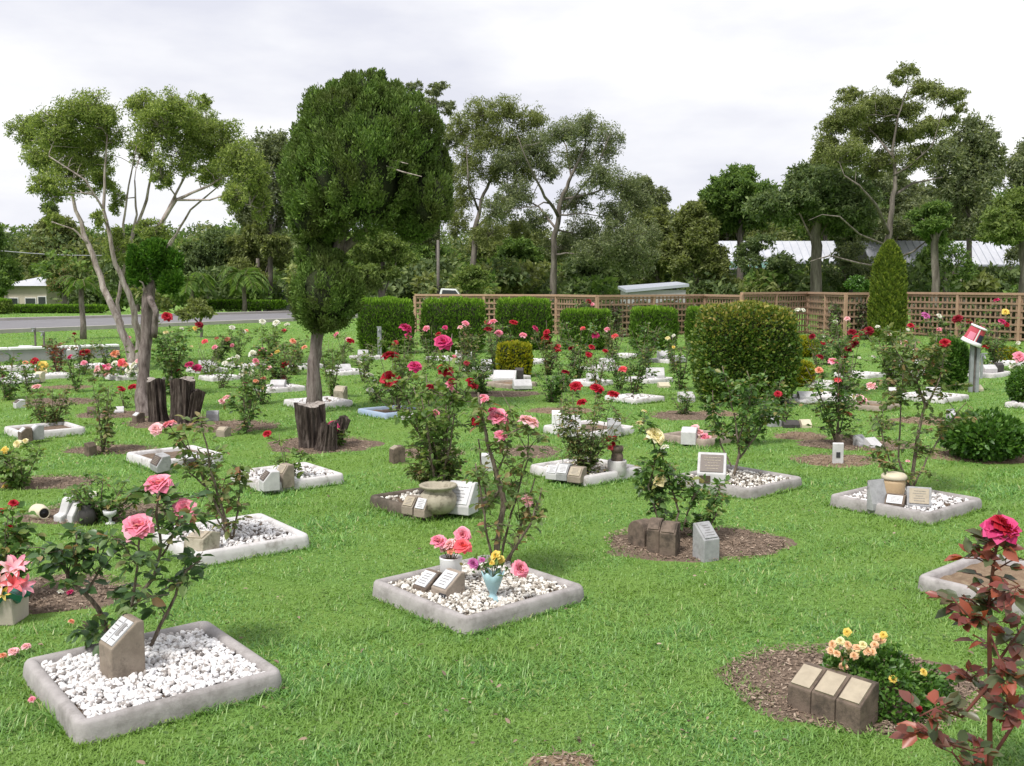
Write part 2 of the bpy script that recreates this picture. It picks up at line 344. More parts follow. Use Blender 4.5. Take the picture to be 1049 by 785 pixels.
# ------------------------------------------------------------------ ground
def gz(x, y):
    if y < 62: return 0.0
    if y < 85: return -1.5 * (y - 62) / 23
    if y < 120: return -1.5 - 1.5 * (y - 85) / 35
    return -3.0
def ground():
    xs = [-1500, -600, -250, -120, -60, -30, 0, 30, 60, 120, 250, 600, 1500]
    ys = [-60, -10, 10, 30, 50, 62, 70, 85, 100, 120, 200, 500, 2500]
    b = MB()
    b.add([(x, y, gz(x, y)) for y in ys for x in xs], [(j * 13 + i, j * 13 + i + 1, (j + 1) * 13 + i + 1, (j + 1) * 13 + i) for j in range(12) for i in range(12)])
    m, nt, bs = nmat('lawn_ground')
    f = noise(nt, 0.6, 6, 0.6); g = noise(nt, 30, 6, 0.7)
    col = ramp(nt, g, [(0.3, (0.08, 0.15, 0.035)), (0.6, (0.16, 0.28, 0.06)), (0.75, (0.20, 0.24, 0.09))])
    col = mixc(nt, ramp(nt, f, [(0.4, (0, 0, 0)), (0.65, (0.7, 0.7, 0.7))]), col, (0.175, 0.27, 0.06))
    nt.links.new(col, bs.inputs['Base Color']); bs.inputs['Roughness'].default_value = 1; bs.inputs['Specular IOR Level'].default_value = 0.1
    bump(nt, bs, noise(nt, 60, 5, 0.7), 0.8, 0.02)
    o = b.build('ground', 'lawn_ground'); o['kind'] = 'structure'
    # road across the left, rising away to the right
    n0, f0 = G(-250, 352), G(-250, 336); n1, f1 = G(300, 329), G(300, 321)
    n2, f2 = G(420, 323), G(420, 317)
    nn, ff = [n0, n1, n2], [f0, f1, f2]
    b = MB(); b.add([(p.x, p.y, 0.02) for p in nn + ff], [(0, 1, 4, 3), (1, 2, 5, 4)])
    o = b.build('road', 'asphalt'); o['kind'] = 'structure'
    for nm, line, w in (('kerb', ff, 0.45), ('kerb', nn, -0.28)):
        b = MB()
        for i in range(2):
            a, c = line[i], line[i + 1]; d = (c - a).normalized(); q = Vector((-d.y, d.x, 0)) * w
            vs = [a, c, c + q, a + q]
            b.add([(p.x, p.y, 0.0) for p in vs] + [(p.x, p.y, 0.14) for p in vs], [(0, 1, 2, 3), (4, 5, 6, 7), (0, 1, 5, 4), (1, 2, 6, 5), (2, 3, 7, 6), (3, 0, 4, 7)])
        o = b.build(nm, 'kerb'); o['kind'] = 'structure'
    # far hills
    b = MB(); n = 60; vs = []
    for i in range(n + 1):
        x = -1000 + 2000 * i / n
        h = 16 + 12 * math.sin(i * 0.31) + 8 * math.sin(i * 0.83 + 1) + 14 * math.exp(-((x + 10) / 120) ** 2)
        vs += [(x, 780, -4), (x, 1000 + 60 * math.sin(i), max(h, 5)), (x, 1400, -4)]
    b.add(vs, [(3 * i, 3 * i + 3, 3 * i + 4, 3 * i + 1) for i in range(n)] + [(3 * i + 1, 3 * i + 4, 3 * i + 5, 3 * i + 2) for i in range(n)])
    mat('hill_bush', (0.075, 0.10, 0.085), (0.10, 0.13, 0.12), 0.03, 1, 0)  # bluish tint of distance haze put into the base colour
    o = b.build('hills', 'hill_bush', smooth=True); o['kind'] = 'structure'
ground()

EXC_R = []   # excluded rectangles  (cx, cy, angle, half)
EXC_E = []   # soil ellipses (cx, cy, rx, ry)
BEDROT = R(40)

# ------------------------------------------------------------------ planting beds
def bed(cx, cy, size, mt, label, fill=None, h=0.085, rot=None, kw=0.055, group=None):
    c = G(cx, cy); rot = BEDROT + random.uniform(-0.04, 0.04) if rot is None else rot
    a = size / 2
    EXC_R.append((c.x, c.y, rot, a))
    def loop(off, z, rad):
        pts = []; s = a - off; r = max(rad - off, 0.006)
        for (sx, sy, st) in ((1, 1, 0), (-1, 1, 90), (-1, -1, 180), (1, -1, 270)):
            for k in range(5):
                t = R(st + 22.5 * k); pts.append(((s - r) * sx + r * math.cos(t), (s - r) * sy + r * math.sin(t), z))
        return pts
    prof = [(-0.004, -0.04), (0.0, h * 0.5), (0.004, h * 0.85), (0.012, h * 0.96), (0.024, h), (kw - 0.02, h), (kw - 0.008, h * 0.95), (kw, h * 0.8), (kw + 0.006, 0.0)]
    vs = []
    for off, z in prof: vs += loop(off, z, 0.05)
    if cy > 480:
        vs = [(x + 0.003 * math.sin(y * 31 + z * 40), y + 0.003 * math.sin(x * 27 + 2), z + (0.003 * math.sin(x * 19 + y * 23) if z > 0 else 0)) for x, y, z in vs]
    n = 20; fs = []
    for i in range(len(prof) - 1):
        for k in range(n):
            fs.append((i * n + k, i * n + (k + 1) % n, (i + 1) * n + (k + 1) % n, (i + 1) * n + k))
    t = thing('garden_bed_surround', c, label, 'garden bed', group or 'square garden beds on the lawn', rot)
    b = MB(); b.add(vs, fs); b.build('kerb_frame', mt, t, smooth=True)
    s = a - kw
    b = MB(); q = 8
    g = [(-s + 2 * s * i / q, -s + 2 * s * j / q, h - 0.035 + random.uniform(-0.006, 0.006)) for j in range(q + 1) for i in range(q + 1)]
    b.add(g, [(j * (q + 1) + i, j * (q + 1) + i + 1, (j + 1) * (q + 1) + i + 1, (j + 1) * (q + 1) + i) for j in range(q) for i in range(q)])
    b.build('bed_fill', 'dry_soil' if (mt == 'tan_concrete' or cx > 1040) else 'soil', t, smooth=True)
    if fill:
        kindm, npb, ps, flabel = fill
        gravel(c, rot, s - 0.008, h - 0.035, npb, ps, kindm, flabel)
    return t, c, rot
def ico(sub):
    bm = bmesh.new(); bmesh.ops.create_icosphere(bm, subdivisions=sub, radius=1)
    v = np.array([x.co[:] for x in bm.verts]); bm.verts.ensure_lookup_table()
    f = np.array([[w.index for w in p.verts] for p in bm.faces]); bm.free()
    return v, f
ICO = {1: ico(1), 2: ico(2)}
def gravel(c, rot, s, z, n, ps, m, label, lvl=2):
    v, f = ICO[2 if ps < 0.0111 and n > 900 else 1]
    k = len(v)
    xy = RNG.uniform(-s, s, (n, 2))
    hgt = z + RNG.uniform(0.0, 0.016, n) + 0.012 * (1 - (xy[:, 0] ** 2 + xy[:, 1] ** 2) / (2 * s * s))
    sc = ps * RNG.uniform(0.5, 1.6, (n, 1)) * np.array([1, 0.8, 0.55]) * RNG.uniform(0.8, 1.25, (n, 3))
    q = RNG.normal(size=(n, 4)); q /= np.linalg.norm(q, axis=1, keepdims=True)
    q[:, 1:3] *= 0.5; q /= np.linalg.norm(q, axis=1, keepdims=True)
    w, x, y, zz = q.T
    M = np.stack([1 - 2 * (y * y + zz * zz), 2 * (x * y - zz * w), 2 * (x * zz + y * w), 2 * (x * y + zz * w), 1 - 2 * (x * x + zz * zz), 2 * (y * zz - x * w), 2 * (x * zz - y * w), 2 * (y * zz + x * w), 1 - 2 * (x * x + y * y)], 1).reshape(n, 3, 3)
    jit = 1 + 0.22 * RNG.normal(size=(n, k, 1)) * (0.6 if k > 12 else 0.9) * .6
    vv = np.einsum('nij,nkj->nki', M, v[None] * sc[:, None, :] * jit)
    vv[..., 0] += xy[:, 0:1]; vv[..., 1] += xy[:, 1:2]; vv[..., 2] += hgt[:, None]
    ff = (f[None] + (np.arange(n) * k)[:, None, None]).reshape(-1, 3)
    o = np_mesh('gravel', vv.reshape(-1, 3), ff, m, None, True)
    o.location = (c.x, c.y, 0); o.rotation_euler = (0, 0, rot)
    tagged(o, label, 'gravel', kind='stuff')

# ------------------------------------------------------------------ soil patches
def soil(cx, cy, rx, ry, m='soil'):
    c = G(cx, cy); a = G(cx + rx, cy).x - c.x; b_ = (G(cx, cy - ry).y - G(cx, cy + ry).y) / 2
    EXC_E.append((c.x, c.y, a, b_))
    ph = [random.uniform(0, 6) for _ in range(4)]
    b = MB(); vs = [(0, 0, 0.02)]; n = 40; rings = (0.35, 0.65, 0.88, 1.05)
    for q, r in enumerate(rings):
        for k in range(n):
            t = 2 * PI * k / n
            e = 1 + 0.10 * math.sin(2 * t + ph[3]) + 0.08 * math.sin(3 * t + ph[0]) + 0.06 * math.sin(7 * t + ph[1]) + 0.03 * math.sin(13 * t + ph[2])
            z = 0.018 * (1 - r) + 0.006 + random.uniform(-0.004, 0.004) if r < 1 else -0.004
            vs.append((a * r * e * math.cos(t), b_ * r * e * math.sin(t), z))
    fs = [(0, 1 + k, 1 + (k + 1) % n) for k in range(n)]
    for q in range(len(rings) - 1):
        for k in range(n):
            i = 1 + q * n; fs.append((i + k, i + n + k, i + n + (k + 1) % n, i + (k + 1) % n))
    b.add(vs, fs); o = b.build('soil', m, smooth=True); o.location = (c.x, c.y, 0); o['kind'] = 'structure'
SOILS = [(712, 556, 92, 18, 'soil'), (868, 702, 122, 44, 'soil'), (60, 608, 66, 20, 'soil'), (100, 526, 74, 11, 'soil'), (45, 495, 52, 7, 'soil'), (178, 432, 44, 7, 'soil'),
         (330, 456, 54, 9, 'soil'), (440, 465, 36, 6, 'soil'), (112, 461, 46, 4.5, 'soil'), (240, 437, 46, 6, 'soil'), (856, 472, 46, 6, 'dry_soil'), (880, 456, 60, 6, 'soil'),
         (700, 426, 34, 4.5, 'soil'), (545, 463, 30, 6, 'soil'), (576, 782, 34, 8, 'dry_soil'), (1005, 467, 52, 8, 'dry_soil'), (820, 447, 26, 4, 'dry_soil'), (955, 432, 40, 4, 'dry_soil'),
         (500, 404, 60, 3, 'soil'), (575, 421, 32, 3.5, 'dry_soil'), (60, 412, 45, 4, 'soil'), (70, 397, 24, 2, 'dry_soil'), (120, 425, 40, 4, 'soil'), (735, 424, 22, 3, 'dry_soil'), (1035, 590, 3, 1, 'soil')]
for s_ in SOILS: soil(*s_)

WG = lambda m, n, s, l: (m, n, s, l)
BEDS = [
 (155, 701, .79, 'concrete', 'large weathered concrete bed edging filled with white pebbles, nearest of all, at lower left', ('pebble_white', 3600, .0100, 'white pebbles in the nearest concrete bed around the two-plaque stone'), None),
 (489, 613, .80, 'concrete', 'dark-stained concrete bed edging holding the white vase and the pale blue vase', ('pebble_mixed', 2900, .0098, 'cream and white pebbles around the two vases'), None),
 (236, 558, .74, 'white_paint', 'white painted bed edging with a leaning rounded stone and a tall pink rose', ('pebble_white', 1100, .0115, 'pale pebbles in the white bed under the tall pink rose'), None),
 (294, 494, .70, 'white_paint', 'clean white bed edging with two pale wedge stones in front of the sawn stump', ('pebble_white', 500, .014, 'white gravel around the two pale wedge stones'), None),
 (179, 473, .66, 'white_paint', 'white bed edging with dark soil and grey fallen stones, in front of the twin stumps', None, None),
 (46, 445, .66, 'white_paint', 'white bed edging by the left picture border with grey stones and a brownish rose', None, None),
 (440, 520, .64, 'old_concrete', 'dark brown mossy bed edging around the fluted round urn', ('pebble_mixed', 300, .014, 'dark scattered gravel behind the fluted urn'), None),
 (600, 487, .70, 'white_paint', 'white bed edging with the dry bushy red rose and a white pot', ('pebble_mixed', 350, .014, 'brown gravel under the dry bushy rose'), None),
 (755, 498, .75, 'concrete', 'grey concrete bed edging with the white lectern stone and its bronze plaques', ('pebble_mixed', 700, .013, 'mixed gravel behind the white lectern stone'), None),
 (927, 520, .78, 'concrete', 'grey concrete bed edging holding the lidded tan jar', ('pebble_white', 900, .013, 'white gravel around the lidded tan jar'), None),
 (1044, 608, .76, 'concrete', 'empty-looking concrete bed edging behind the red-leaved rose at the right border', None, None),
 (717, 453, .58, 'tan_concrete', 'thin tan bed edging with the white block and pink silk flowers', None, None),
 (402, 425, .65, 'blue_paint', 'pale blue painted bed edging, the only blue one', None, None),
 (326, 416, .70, 'white_paint', 'white bed edging right behind the sawn stump under the tall cypress', None, None),
 (603, 444, .73, 'white_paint', 'white bed edging with a heap of silver and white ornaments behind the dry rose', None, None),
 (650, 411, .62, 'white_paint', 'white bed edging under the slim rose with one orange-red bloom', None, None),
 (605, 394, .55, 'white_paint', 'small white bed edging behind the row of three red blooms', None, None),
 (665, 391, .60, 'white_paint', 'white bed edging with a peaked white stone, left of the round golden shrub', None, None),
 (616, 379, .60, 'white_paint', 'white bed edging with white and dark stones in front of the fourth box hedge', None, None),
 (684, 371, .60, 'white_paint', 'far white bed edging with low white stones in front of the fifth box hedge', None, None),
 (524, 396, .62, 'tan_concrete', 'pale bed edging with an open white book stone below the yellow box shrub', None, None),
 (520, 389, .60, 'white_paint', 'white bed edging holding the white marble slab with lettering', None, None),
 (356, 383, .60, 'white_paint', 'white bed edging just right of the tall cypress trunk', None, None),
 (376, 368, .60, 'white_paint', 'far white bed edging below the first box hedge', None, None),
 (286, 400, .62, 'white_paint', 'white bed edging with pale ornaments under the pink rose left of the cypress', None, None),
 (225, 389, .55, 'white_paint', 'low white bed edging right of the twin stumps', None, None),
 (212, 381, .60, 'white_paint', 'white bed edging crowded with white ornaments behind the twin stumps', None, None),
 (20, 392, .60, 'white_paint', 'white bed edging at the left border with a row of bright white stones', None, None),
 (54, 387, .55, 'white_paint', 'low white bed edging beneath the yellow and red bouquet', None, None),
 (96, 377, .60, 'white_paint', 'far white bed edging with blue-grey ornaments before the low wall', None, None),
 (955, 410, .72, 'white_paint', 'white bed edging with one white block, in front of the red bucket post', None, None),
 (815, 412, .60, 'white_paint', 'white bed edging beside the round golden shrub', None, None),
 (850, 409, .60, 'white_paint', 'white bed edging with a red bloom fallen on it', None, None),
 (893, 419, .55, 'tan_concrete', 'pinkish bed edging full of rusty leaves behind the right-hand roses', None, None),
 (1005, 385, .75, 'white_paint', 'white bed edging with dark soil and pale statues behind the bucket post', None, None),
 (1062, 418, .60, 'white_paint', 'white bed edging cut by the right border beside the dark green bush', None, None),
 (880, 386, .65, 'white_paint', 'long low white bed edging in the far right rows', None, None),
 (930, 384, .65, 'white_paint', 'far white bed edging just left of the dark oval shrub', None, None),
 (845, 396, .62, 'white_paint', 'white bed edging right of the lower yellow shrub', None, None),
 (935, 372, .60, 'white_paint', 'farthest white bed edging in front of the right-hand lattice', None, None),
 (1035, 374, .65, 'white_paint', 'far white bed edging near the right border under the lattice', None, None),
 (495, 381, .60, 'white_paint', 'white bed edging left of the yellow box shrub', None, None),
 (455, 369, .60, 'white_paint', 'far white bed edging in front of the second box hedge', None, None),
 (548, 372, .60, 'white_paint', 'far white bed edging in front of the third box hedge', None, None),
 (640, 366, .60, 'white_paint', 'farthest white bed edging between the fourth and fifth box hedges', None, None),
 (20, 379, .60, 'white_paint', 'white bed edging tucked under the low grey wall at far left', None, None),
 (255, 377, .60, 'white_paint', 'far white bed edging among the white roses left of the cypress', None, None),
 (315, 377, .60, 'white_paint', 'far white bed edging behind the cypress trunk', None, None),
 (130, 388, .60, 'white_paint', 'white bed edging left of the forked pale trunk with a flower heap', None, None),
]
for (x, y, s, m, l, fl, rt) in BEDS:
    if fl is None and y < 430 and m == 'white_paint' and 'soil' not in l:
        fl = ('pebble_white', 150, .02, 'white gravel in the bed ' + l.split('bed edging ')[1])
    bed(x, y, s, m, l, fl, h=0.085 if s > 0.65 or y > 440 else 0.075, rot=rt)

# ------------------------------------------------------------------ memorial stones
FZ = 0.052
def block(x, y, w, h, d, rz, m, label, plaque=None, z=0.0, split=1, lean=0.0, group='small memorial stones', frac=0.55, tag=False, ptop=0.5):
    p = G(x, y, z)
    t = thing('memorial_stone', p, label, 'memorial stone', group, R(rz))
    if lean: t.rotation_euler = (R(lean), R(lean * 0.4), R(rz))
    b = MB(); fh = h * frac
    b.prism([(-d / 2, -0.02), (-d / 2, fh), (d * (ptop - 0.5), h), (d / 2, h * 0.98), (d / 2, -0.02)], -w / 2, w / 2)
    b.build('stone', m, t, bevel=min(0.006, w * 0.06))
    if plaque:
        # slanted face from (-d/2, fh) to (d*(ptop-.5), h)
        a = Vector((0, -d / 2, fh)); e = Vector((0, d * (ptop - 0.5), h)); u = (e - a); L = u.length; u.normalize()
        nn = Vector((0, -u.z, u.y)); mid = (a + e) / 2
        cw = w * 0.8 / split
        for i in range(split):
            xo = (i - (split - 1) / 2) * cw * 1.12
            M = Matrix.Identity(4); M.col[0][:3] = (1, 0, 0); M.col[1][:3] = u; M.col[2][:3] = nn
            M = Matrix(((1, 0, 0, 0), (0, u.y, nn.y, 0), (0, u.z, nn.z, 0), (0, 0, 0, 1)))
            b = MB(); b.box(mid + Vector((xo, 0, 0)) + nn * 0.003, (cw, L * 0.82, 0.008), M=M)
            po = b.build('plaque', plaque, t)
            if y > 470 and group[:4] != 'trio' and plaque != 'brown_stone':
                b = MB(); hh = L * 0.82
                nl = 5 if i == 0 else 4
                for k in range(nl):
                    yy = (0.5 - (k + 0.8) / (nl + 0.6)) * hh * 0.9
                    ww = cw * random.uniform(0.35, 0.75); xx = -ww / 2; xe = ww / 2
                    while xx < xe:
                        l_ = random.uniform(0.06, 0.16) * cw
                        b.box(mid + Vector((xo + min(xx + l_ / 2, xe), 0, 0)) + u * yy + nn * 0.0085, (l_ * 0.8, hh * 0.028, 0.0015), M=M); xx += l_
                if split == 2 and i == 1: b.box(mid + Vector((xo - cw * 0.1, 0, 0)) + u * 0.012 + nn * 0.009, (cw * 0.45, hh * 0.5, 0.0015), M=M)
                b.build('inscription', 'faded_ink' if plaque != 'plaque_bronze' else 'plaque_tan', po)
    if tag:
        b = MB(); b.box((w * 0.32, -d / 2 - 0.002, fh * 0.45), (w * 0.42, 0.006, fh * 0.55)); tg = b.build('number_tag', 'ink', t)
        cu = bpy.data.curves.new('lettering', 'FONT'); cu.body = 'A 7'; cu.size = fh * 0.42; cu.align_x = 'CENTER'; cu.align_y = 'CENTER'
        tmp = bpy.data.objects.new('tmp', cu); COL.objects.link(tmp)
        me = bpy.data.meshes.new_from_object(tmp); bpy.data.objects.remove(tmp)
        me.materials.clear(); me.materials.append(MATS['bright_white'])
        o = link(bpy.data.objects.new('lettering', me), tg); o.location = (w * 0.32, -d / 2 - 0.0062, fh * 0.45); o.rotation_euler = (PI / 2, 0, 0)
    return t
block(126, 694, .125, .235, .135, -46, 'block_stone', 'tall tan stone with two white plaques standing in the nearest pebble bed', 'plaque_white', z=FZ, split=2, frac=.62, ptop=.8)
block(438, 607, .105, .105, .115, -46, 'brown_stone', 'small brown wedge stone with a white plaque, left of its paler twin', 'plaque_white', z=FZ, frac=.35, ptop=.8)
block(459, 611, .115, .125, .13, -46, 'tan_concrete', 'small pinkish wedge stone with a black number tag in front of the white vase', 'plaque_white', z=FZ, frac=.40, ptop=.8, tag=True)
block(671, 566, .078, .205, .12, -22, 'brown_stone', 'brown upright stone in the middle of the dark row below the cream rose', 'brown_stone', frac=.72)
block(686, 569, .098, .20, .12, -24, 'brown_stone', 'brown upright stone at the right end of the dark row below the cream rose', 'brown_stone', frac=.72)
block(723, 573, .115, .215, .11, 28, 'grey_stone', 'pale grey slanted stone standing apart right of the dark row', 'grey_stone', frac=.6, ptop=.9)
block(827.7, 725.4, .097, 0.155, .135, -48, 'brown_stone', 'left stone of the tight brown trio beside the apricot daisies', 'plaque_tan', frac=.62, ptop=.8, group='trio of brown stones in the mulch')
block(852.0, 734.1, .097, 0.159, .135, -48, 'brown_stone', 'middle stone of the tight brown trio beside the apricot daisies', 'plaque_tan', frac=.62, ptop=.8, group='trio of brown stones in the mulch')
block(877.4, 743.3, .097, 0.163, .135, -48, 'brown_stone', 'right stone of the tight brown trio, touching the apricot daisy bush', 'plaque_tan', frac=.62, ptop=.8, group='trio of brown stones in the mulch')
# white lectern stone
t = block(729, 497, .22, .25, .18, -14, 'white_stone', 'white lectern-shaped stone with a large bronze plaque and a small one below', 'plaque_bronze', z=FZ - .01, frac=.42, ptop=.6)
b = MB(); b.box((-.05, -.093, .06), (.085, .008, .06)); b.build('lower_plaque', 'plaque_bronze', t)
block(899, 519, .15, .19, .06, 25, 'grey_stone', 'grey sloping slab leaning against the lidded tan jar', None, z=FZ, frac=.15, ptop=.95)
block(917, 520, .13, .09, .11, -32, 'brown_stone', 'low brown wedge stone in front of the lidded tan jar', 'plaque_white', z=FZ, frac=.35)
block(941, 521, .16, .15, .07, -20, 'grey_stone', 'grey slab with mottled face right of the low brown wedge', 'plaque_tan', z=FZ, frac=.2, ptop=.7)
block(422, 523, .10, .10, .11, -35, 'tan_concrete', 'left of the two tiny wedge stones beside the fluted urn', 'plaque_tan', z=FZ, frac=.35)
block(434, 526, .095, .11, .10, -35, 'tan_concrete', 'right of the two tiny wedge stones, touching the fluted urn', 'plaque_white', z=FZ, frac=.3)
block(472, 522, .20, .19, .15, -25, 'white_stone', 'large pale slanted slab behind the fluted urn', 'plaque_white', z=FZ, frac=.2, ptop=.7)
block(567, 488, .10, .09, .10, -30, 'white_stone', 'white little wedge at the left of three beneath the dry bushy rose', 'plaque_white', z=FZ, frac=.3)
block(578, 489, .10, .11, .11, -30, 'grey_stone', 'grey little wedge between a white and a tan one under the dry rose', 'plaque_white', z=FZ, frac=.3)
block(591, 491, .12, .10, .12, -30, 'tan_concrete', 'tan little wedge at the right of three beneath the dry bushy rose', 'plaque_tan', z=FZ, frac=.3)
block(276, 499, .14, .13, .13, -62, 'white_stone', 'white wedge stone with brown sloping face in the clean white bed', 'plaque_bronze', z=FZ, frac=.4)
block(292, 496, .13, .16, .10, -50, 'tan_concrete', 'cream upright stone behind the white wedge in the clean white bed', 'plaque_tan', z=FZ, frac=.55)
block(165, 479, .17, .11, .13, -50, 'grey_stone', 'grey lying stone at the left of the dark-soiled white bed', 'plaque_bronze', z=FZ, frac=.3, lean=8)
block(196, 474, .13, .09, .12, 20, 'dark_stone', 'dark fallen stone at the right of the dark-soiled white bed', 'plaque_white', z=FZ, frac=.3, lean=-10)
block(212, 478, .11, .07, .11, 40, 'grey_stone', 'small grey stone at the front corner of the dark-soiled white bed', None, z=FZ, frac=.4)
block(206, 566, .16, .125, .13, -30, 'urn_stone', 'rounded mossy stone leaning at the left end of the white bed under the pink rose', 'plaque_tan', z=FZ, frac=.6, lean=-14)
block(407, 474, .10, .155, .12, -60, 'brown_stone', 'brown stone standing alone in soil between the stump and the fluted urn', 'plaque_tan', frac=.8)
block(499, 482, .10, .15, .08, 0, 'white_stone', 'white upright marker half hidden behind the central pink rose', None, frac=.9, ptop=.9)
block(93, 467, .10, .13, .06, 70, 'brown_stone', 'thin brown slab standing edge-on beside the thin rose at left', None, frac=.7)
block(218, 432, .14, .13, .10, 10, 'grey_stone', 'light grey stone in the soil just right of the twin stumps', None, frac=.7)
block(229, 447, .12, .10, .11, -25, 'tan_concrete', 'tan stone below the peach rose right of the twin stumps', 'plaque_tan', frac=.6)
block(142, 434, .10, .13, .11, -40, 'brown_stone', 'brown stone at the foot of the twin stumps on the left', 'plaque_white', frac=.7)
block(20, 418, .14, .11, .12, -50, 'white_stone', 'white stone with dark side at far left behind the brownish rose', 'plaque_bronze', frac=.6)
block(122, 424, .12, .09, .11, 20, 'white_stone', 'white low stone right of the thin rose at left', None, frac=.4)
block(94, 425, .10, .10, .10, 20, 'brown_stone', 'small dark stone at the foot of the soil left of the thin rose', None, frac=.5)
block(26, 450, .13, .12, .11, -50, 'brown_stone', 'dark stone on the left in the white bed of the brownish rose', 'plaque_white', z=FZ, frac=.6)
block(38, 448, .13, .13, .11, -50, 'grey_stone', 'grey stone next to the dark one in the white bed of the brownish rose', 'plaque_white', z=FZ, frac=.6)
block(858, 476, .095, .20, .03, -6, 'white_stone', 'thin white upright marker with a small dark square, standing in dry soil', None, frac=.95)
b = MB(); b.box((0, -.0165, .09), (.035, .006, .05)); b.build('plate', 'ink', bpy.data.objects['memorial_stone.%03d' % (len([o for o in bpy.data.objects if o.name.startswith('memorial_stone')]) - 1)])
block(866, 457, .17, .12, .12, 20, 'brown_stone', 'dark brown slab under the pink and orange rose on the right', None, frac=.5)
block(882, 458, .13, .12, .10, 30, 'grey_stone', 'grey slab between the dark slab and the white slab on the right', None, frac=.3, ptop=.9)
block(895, 459, .14, .10, .12, 30, 'white_stone', 'white sloping slab at the right end of the row under the pink and orange rose', None, frac=.25, ptop=.9)
block(793, 437, .14, .12, .10, 15, 'grey_stone', 'grey stone right of the round golden shrub', None, frac=.6)
block(810, 438, .18, .08, .12, 0, 'dark_stone', 'black polished low slab right of the grey stone by the golden shrub', None, frac=.5)
block(825, 438, .12, .09, .10, 10, 'ceramic_cream', 'cream small stone beside the black polished slab', None, frac=.4)
block(975, 432, .16, .15, .06, 35, 'grey_stone', 'grey pointed slab standing in dry soil behind the green bush', 'plaque_white', frac=.3, ptop=.9)
block(914, 403, .12, .09, .11, -20, 'tan_concrete', 'tiny tan stone in the lawn left of the white block bed', 'plaque_white', frac=.4)
block(703, 412, .20, .14, .16, 15, 'white_stone', 'white stone on the lawn against the foot of the round golden shrub', None, frac=.5)
block(1002, 401, .13, .10, .10, 30, 'ceramic_cream', 'small cream stone just right of the bucket post', None, frac=.4)
block(956, 408, .19, .15, .14, -15, 'white_stone', 'plain white block on the bed in front of the bucket post', None, z=FZ, frac=.7, ptop=.7)
block(706, 453, .15, .15, .12, -20, 'white_stone', 'white block next to the pink silk flowers', None, z=.04, frac=.7)
block(517, 390, .38, .17, .16, -8, 'white_stone', 'white marble slab with dark lettering below the yellow box shrub', 'plaque_white', z=.04, frac=.2, ptop=.8)
block(532, 389, .14, .20, .12, 0, 'dark_stone', 'dark stone beside the white marble slab with lettering', None, z=.04, frac=.8)
block(535, 397, .28, .12, .18, 10, 'white_stone', 'open white book stone below the yellow box shrub', None, z=.04, frac=.3)
block(349, 408, .16, .17, .12, -20, 'urn_stone', 'rounded tan stone behind the sawn stump', 'plaque_tan', z=.04, frac=.6, lean=6)
block(418, 428, .16, .07, .12, 5, 'white_stone', 'white low stone in the blue bed', None, z=.03, frac=.5)
block(671, 389, .30, .20, .16, 0, 'white_stone', 'peaked white stone in the bed left of the golden shrub', None, z=.04, frac=.4)
block(680, 397, .18, .08, .13, 10, 'ceramic_cream', 'low cream stones in the lawn left of the golden shrub', None, frac=.4)
block(622, 377, .28, .19, .16, 20, 'white_stone', 'big white sloping stone in front of the fourth box hedge', None, z=.04, frac=.35)
block(607, 393, .18, .17, .12, 20, 'white_stone', 'white stone behind the row of three red blooms', None, z=.04, frac=.5)
block(680, 368, .26, .18, .16, 20, 'white_stone', 'low white stone in front of the fifth box hedge', None, z=.04, frac=.4)
block(695, 370, .26, .12, .16, 20, 'grey_stone', 'grey stone right of the low white stone by the fifth box hedge', None, z=.04, frac=.4)
block(1013, 383, .26, .16, .16, 10, 'white_stone', 'white stone on the dark-soiled bed behind the bucket post', None, z=.04, frac=.6)
block(1023, 383, .12, .20, .12, 10, 'dark_stone', 'dark upright stone on the bed behind the bucket post', None, z=.04, frac=.8)
block(18, 391, .26, .15, .16, -10, 'white_stone', 'bright white stone at the left border in the row below the wall', None, z=.04, frac=.5)
block(30, 391, .26, .12, .16, -10, 'white_stone', 'second bright white stone from the left border in the row below the wall', None, z=.04, frac=.4)
block(41, 390, .12, .15, .12, -10, 'ceramic_cream', 'cream block at the right end of the white stones below the wall', None, z=.04, frac=.8)
block(214, 380, .34, .20, .16, 30, 'white_stone', 'white sloping stone behind the twin stumps', None, z=.04, frac=.3)
block(285, 398, .22, .13, .16, 0, 'white_stone', 'white stone under the pink rose left of the cypress', None, z=.04, frac=.5)
block(372, 368, .22, .20, .16, 0, 'white_stone', 'white stone below the first box hedge', None, z=.04, frac=.5)
block(352, 381, .26, .14, .16, 30, 'white_stone', 'white sloping stone right of the cypress trunk', None, z=.04, frac=.3)
block(475, 371, .34, .24, .16, 0, 'white_stone', 'white stone with dark plaque in front of the second box hedge', 'plaque_bronze', z=.04, frac=.5)
block(500, 379, .26, .20, .16, 0, 'grey_stone', 'grey stone left of the yellow box shrub', 'plaque_white', z=.04, frac=.5)
block(825, 411, .20, .13, .16, 0, 'white_stone', 'white stone beside the golden shrub bed', None, z=.04, frac=.5)
block(790, 401, .22, .10, .14, 0, 'white_stone', 'white low stone between the golden shrub and the lower yellow shrub', None, z=.0, frac=.5)
block(27, 366, .30, .26, .16, 0, 'white_stone', 'white square stone set against the low grey wall', 'plaque_white', z=.04, frac=.8)
block(76, 367, .26, .28, .16, 0, 'grey_stone', 'blue-grey stone against the middle of the low grey wall', 'plaque_white', z=.04, frac=.6)
block(133, 385, .22, .22, .16, 0, 'white_stone', 'white stone among the flower heap left of the forked trunk', None, z=.04, frac=.6)
block(920, 383, .26, .22, .16, 0, 'grey_stone', 'grey stone in the far row left of the dark oval shrub', 'plaque_white', z=.04, frac=.6)
block(570, 441, .10, .22, .08, 0, 'bright_white', 'silver white angel-like ornament standing behind the dry rose', None, z=.04, frac=.8)
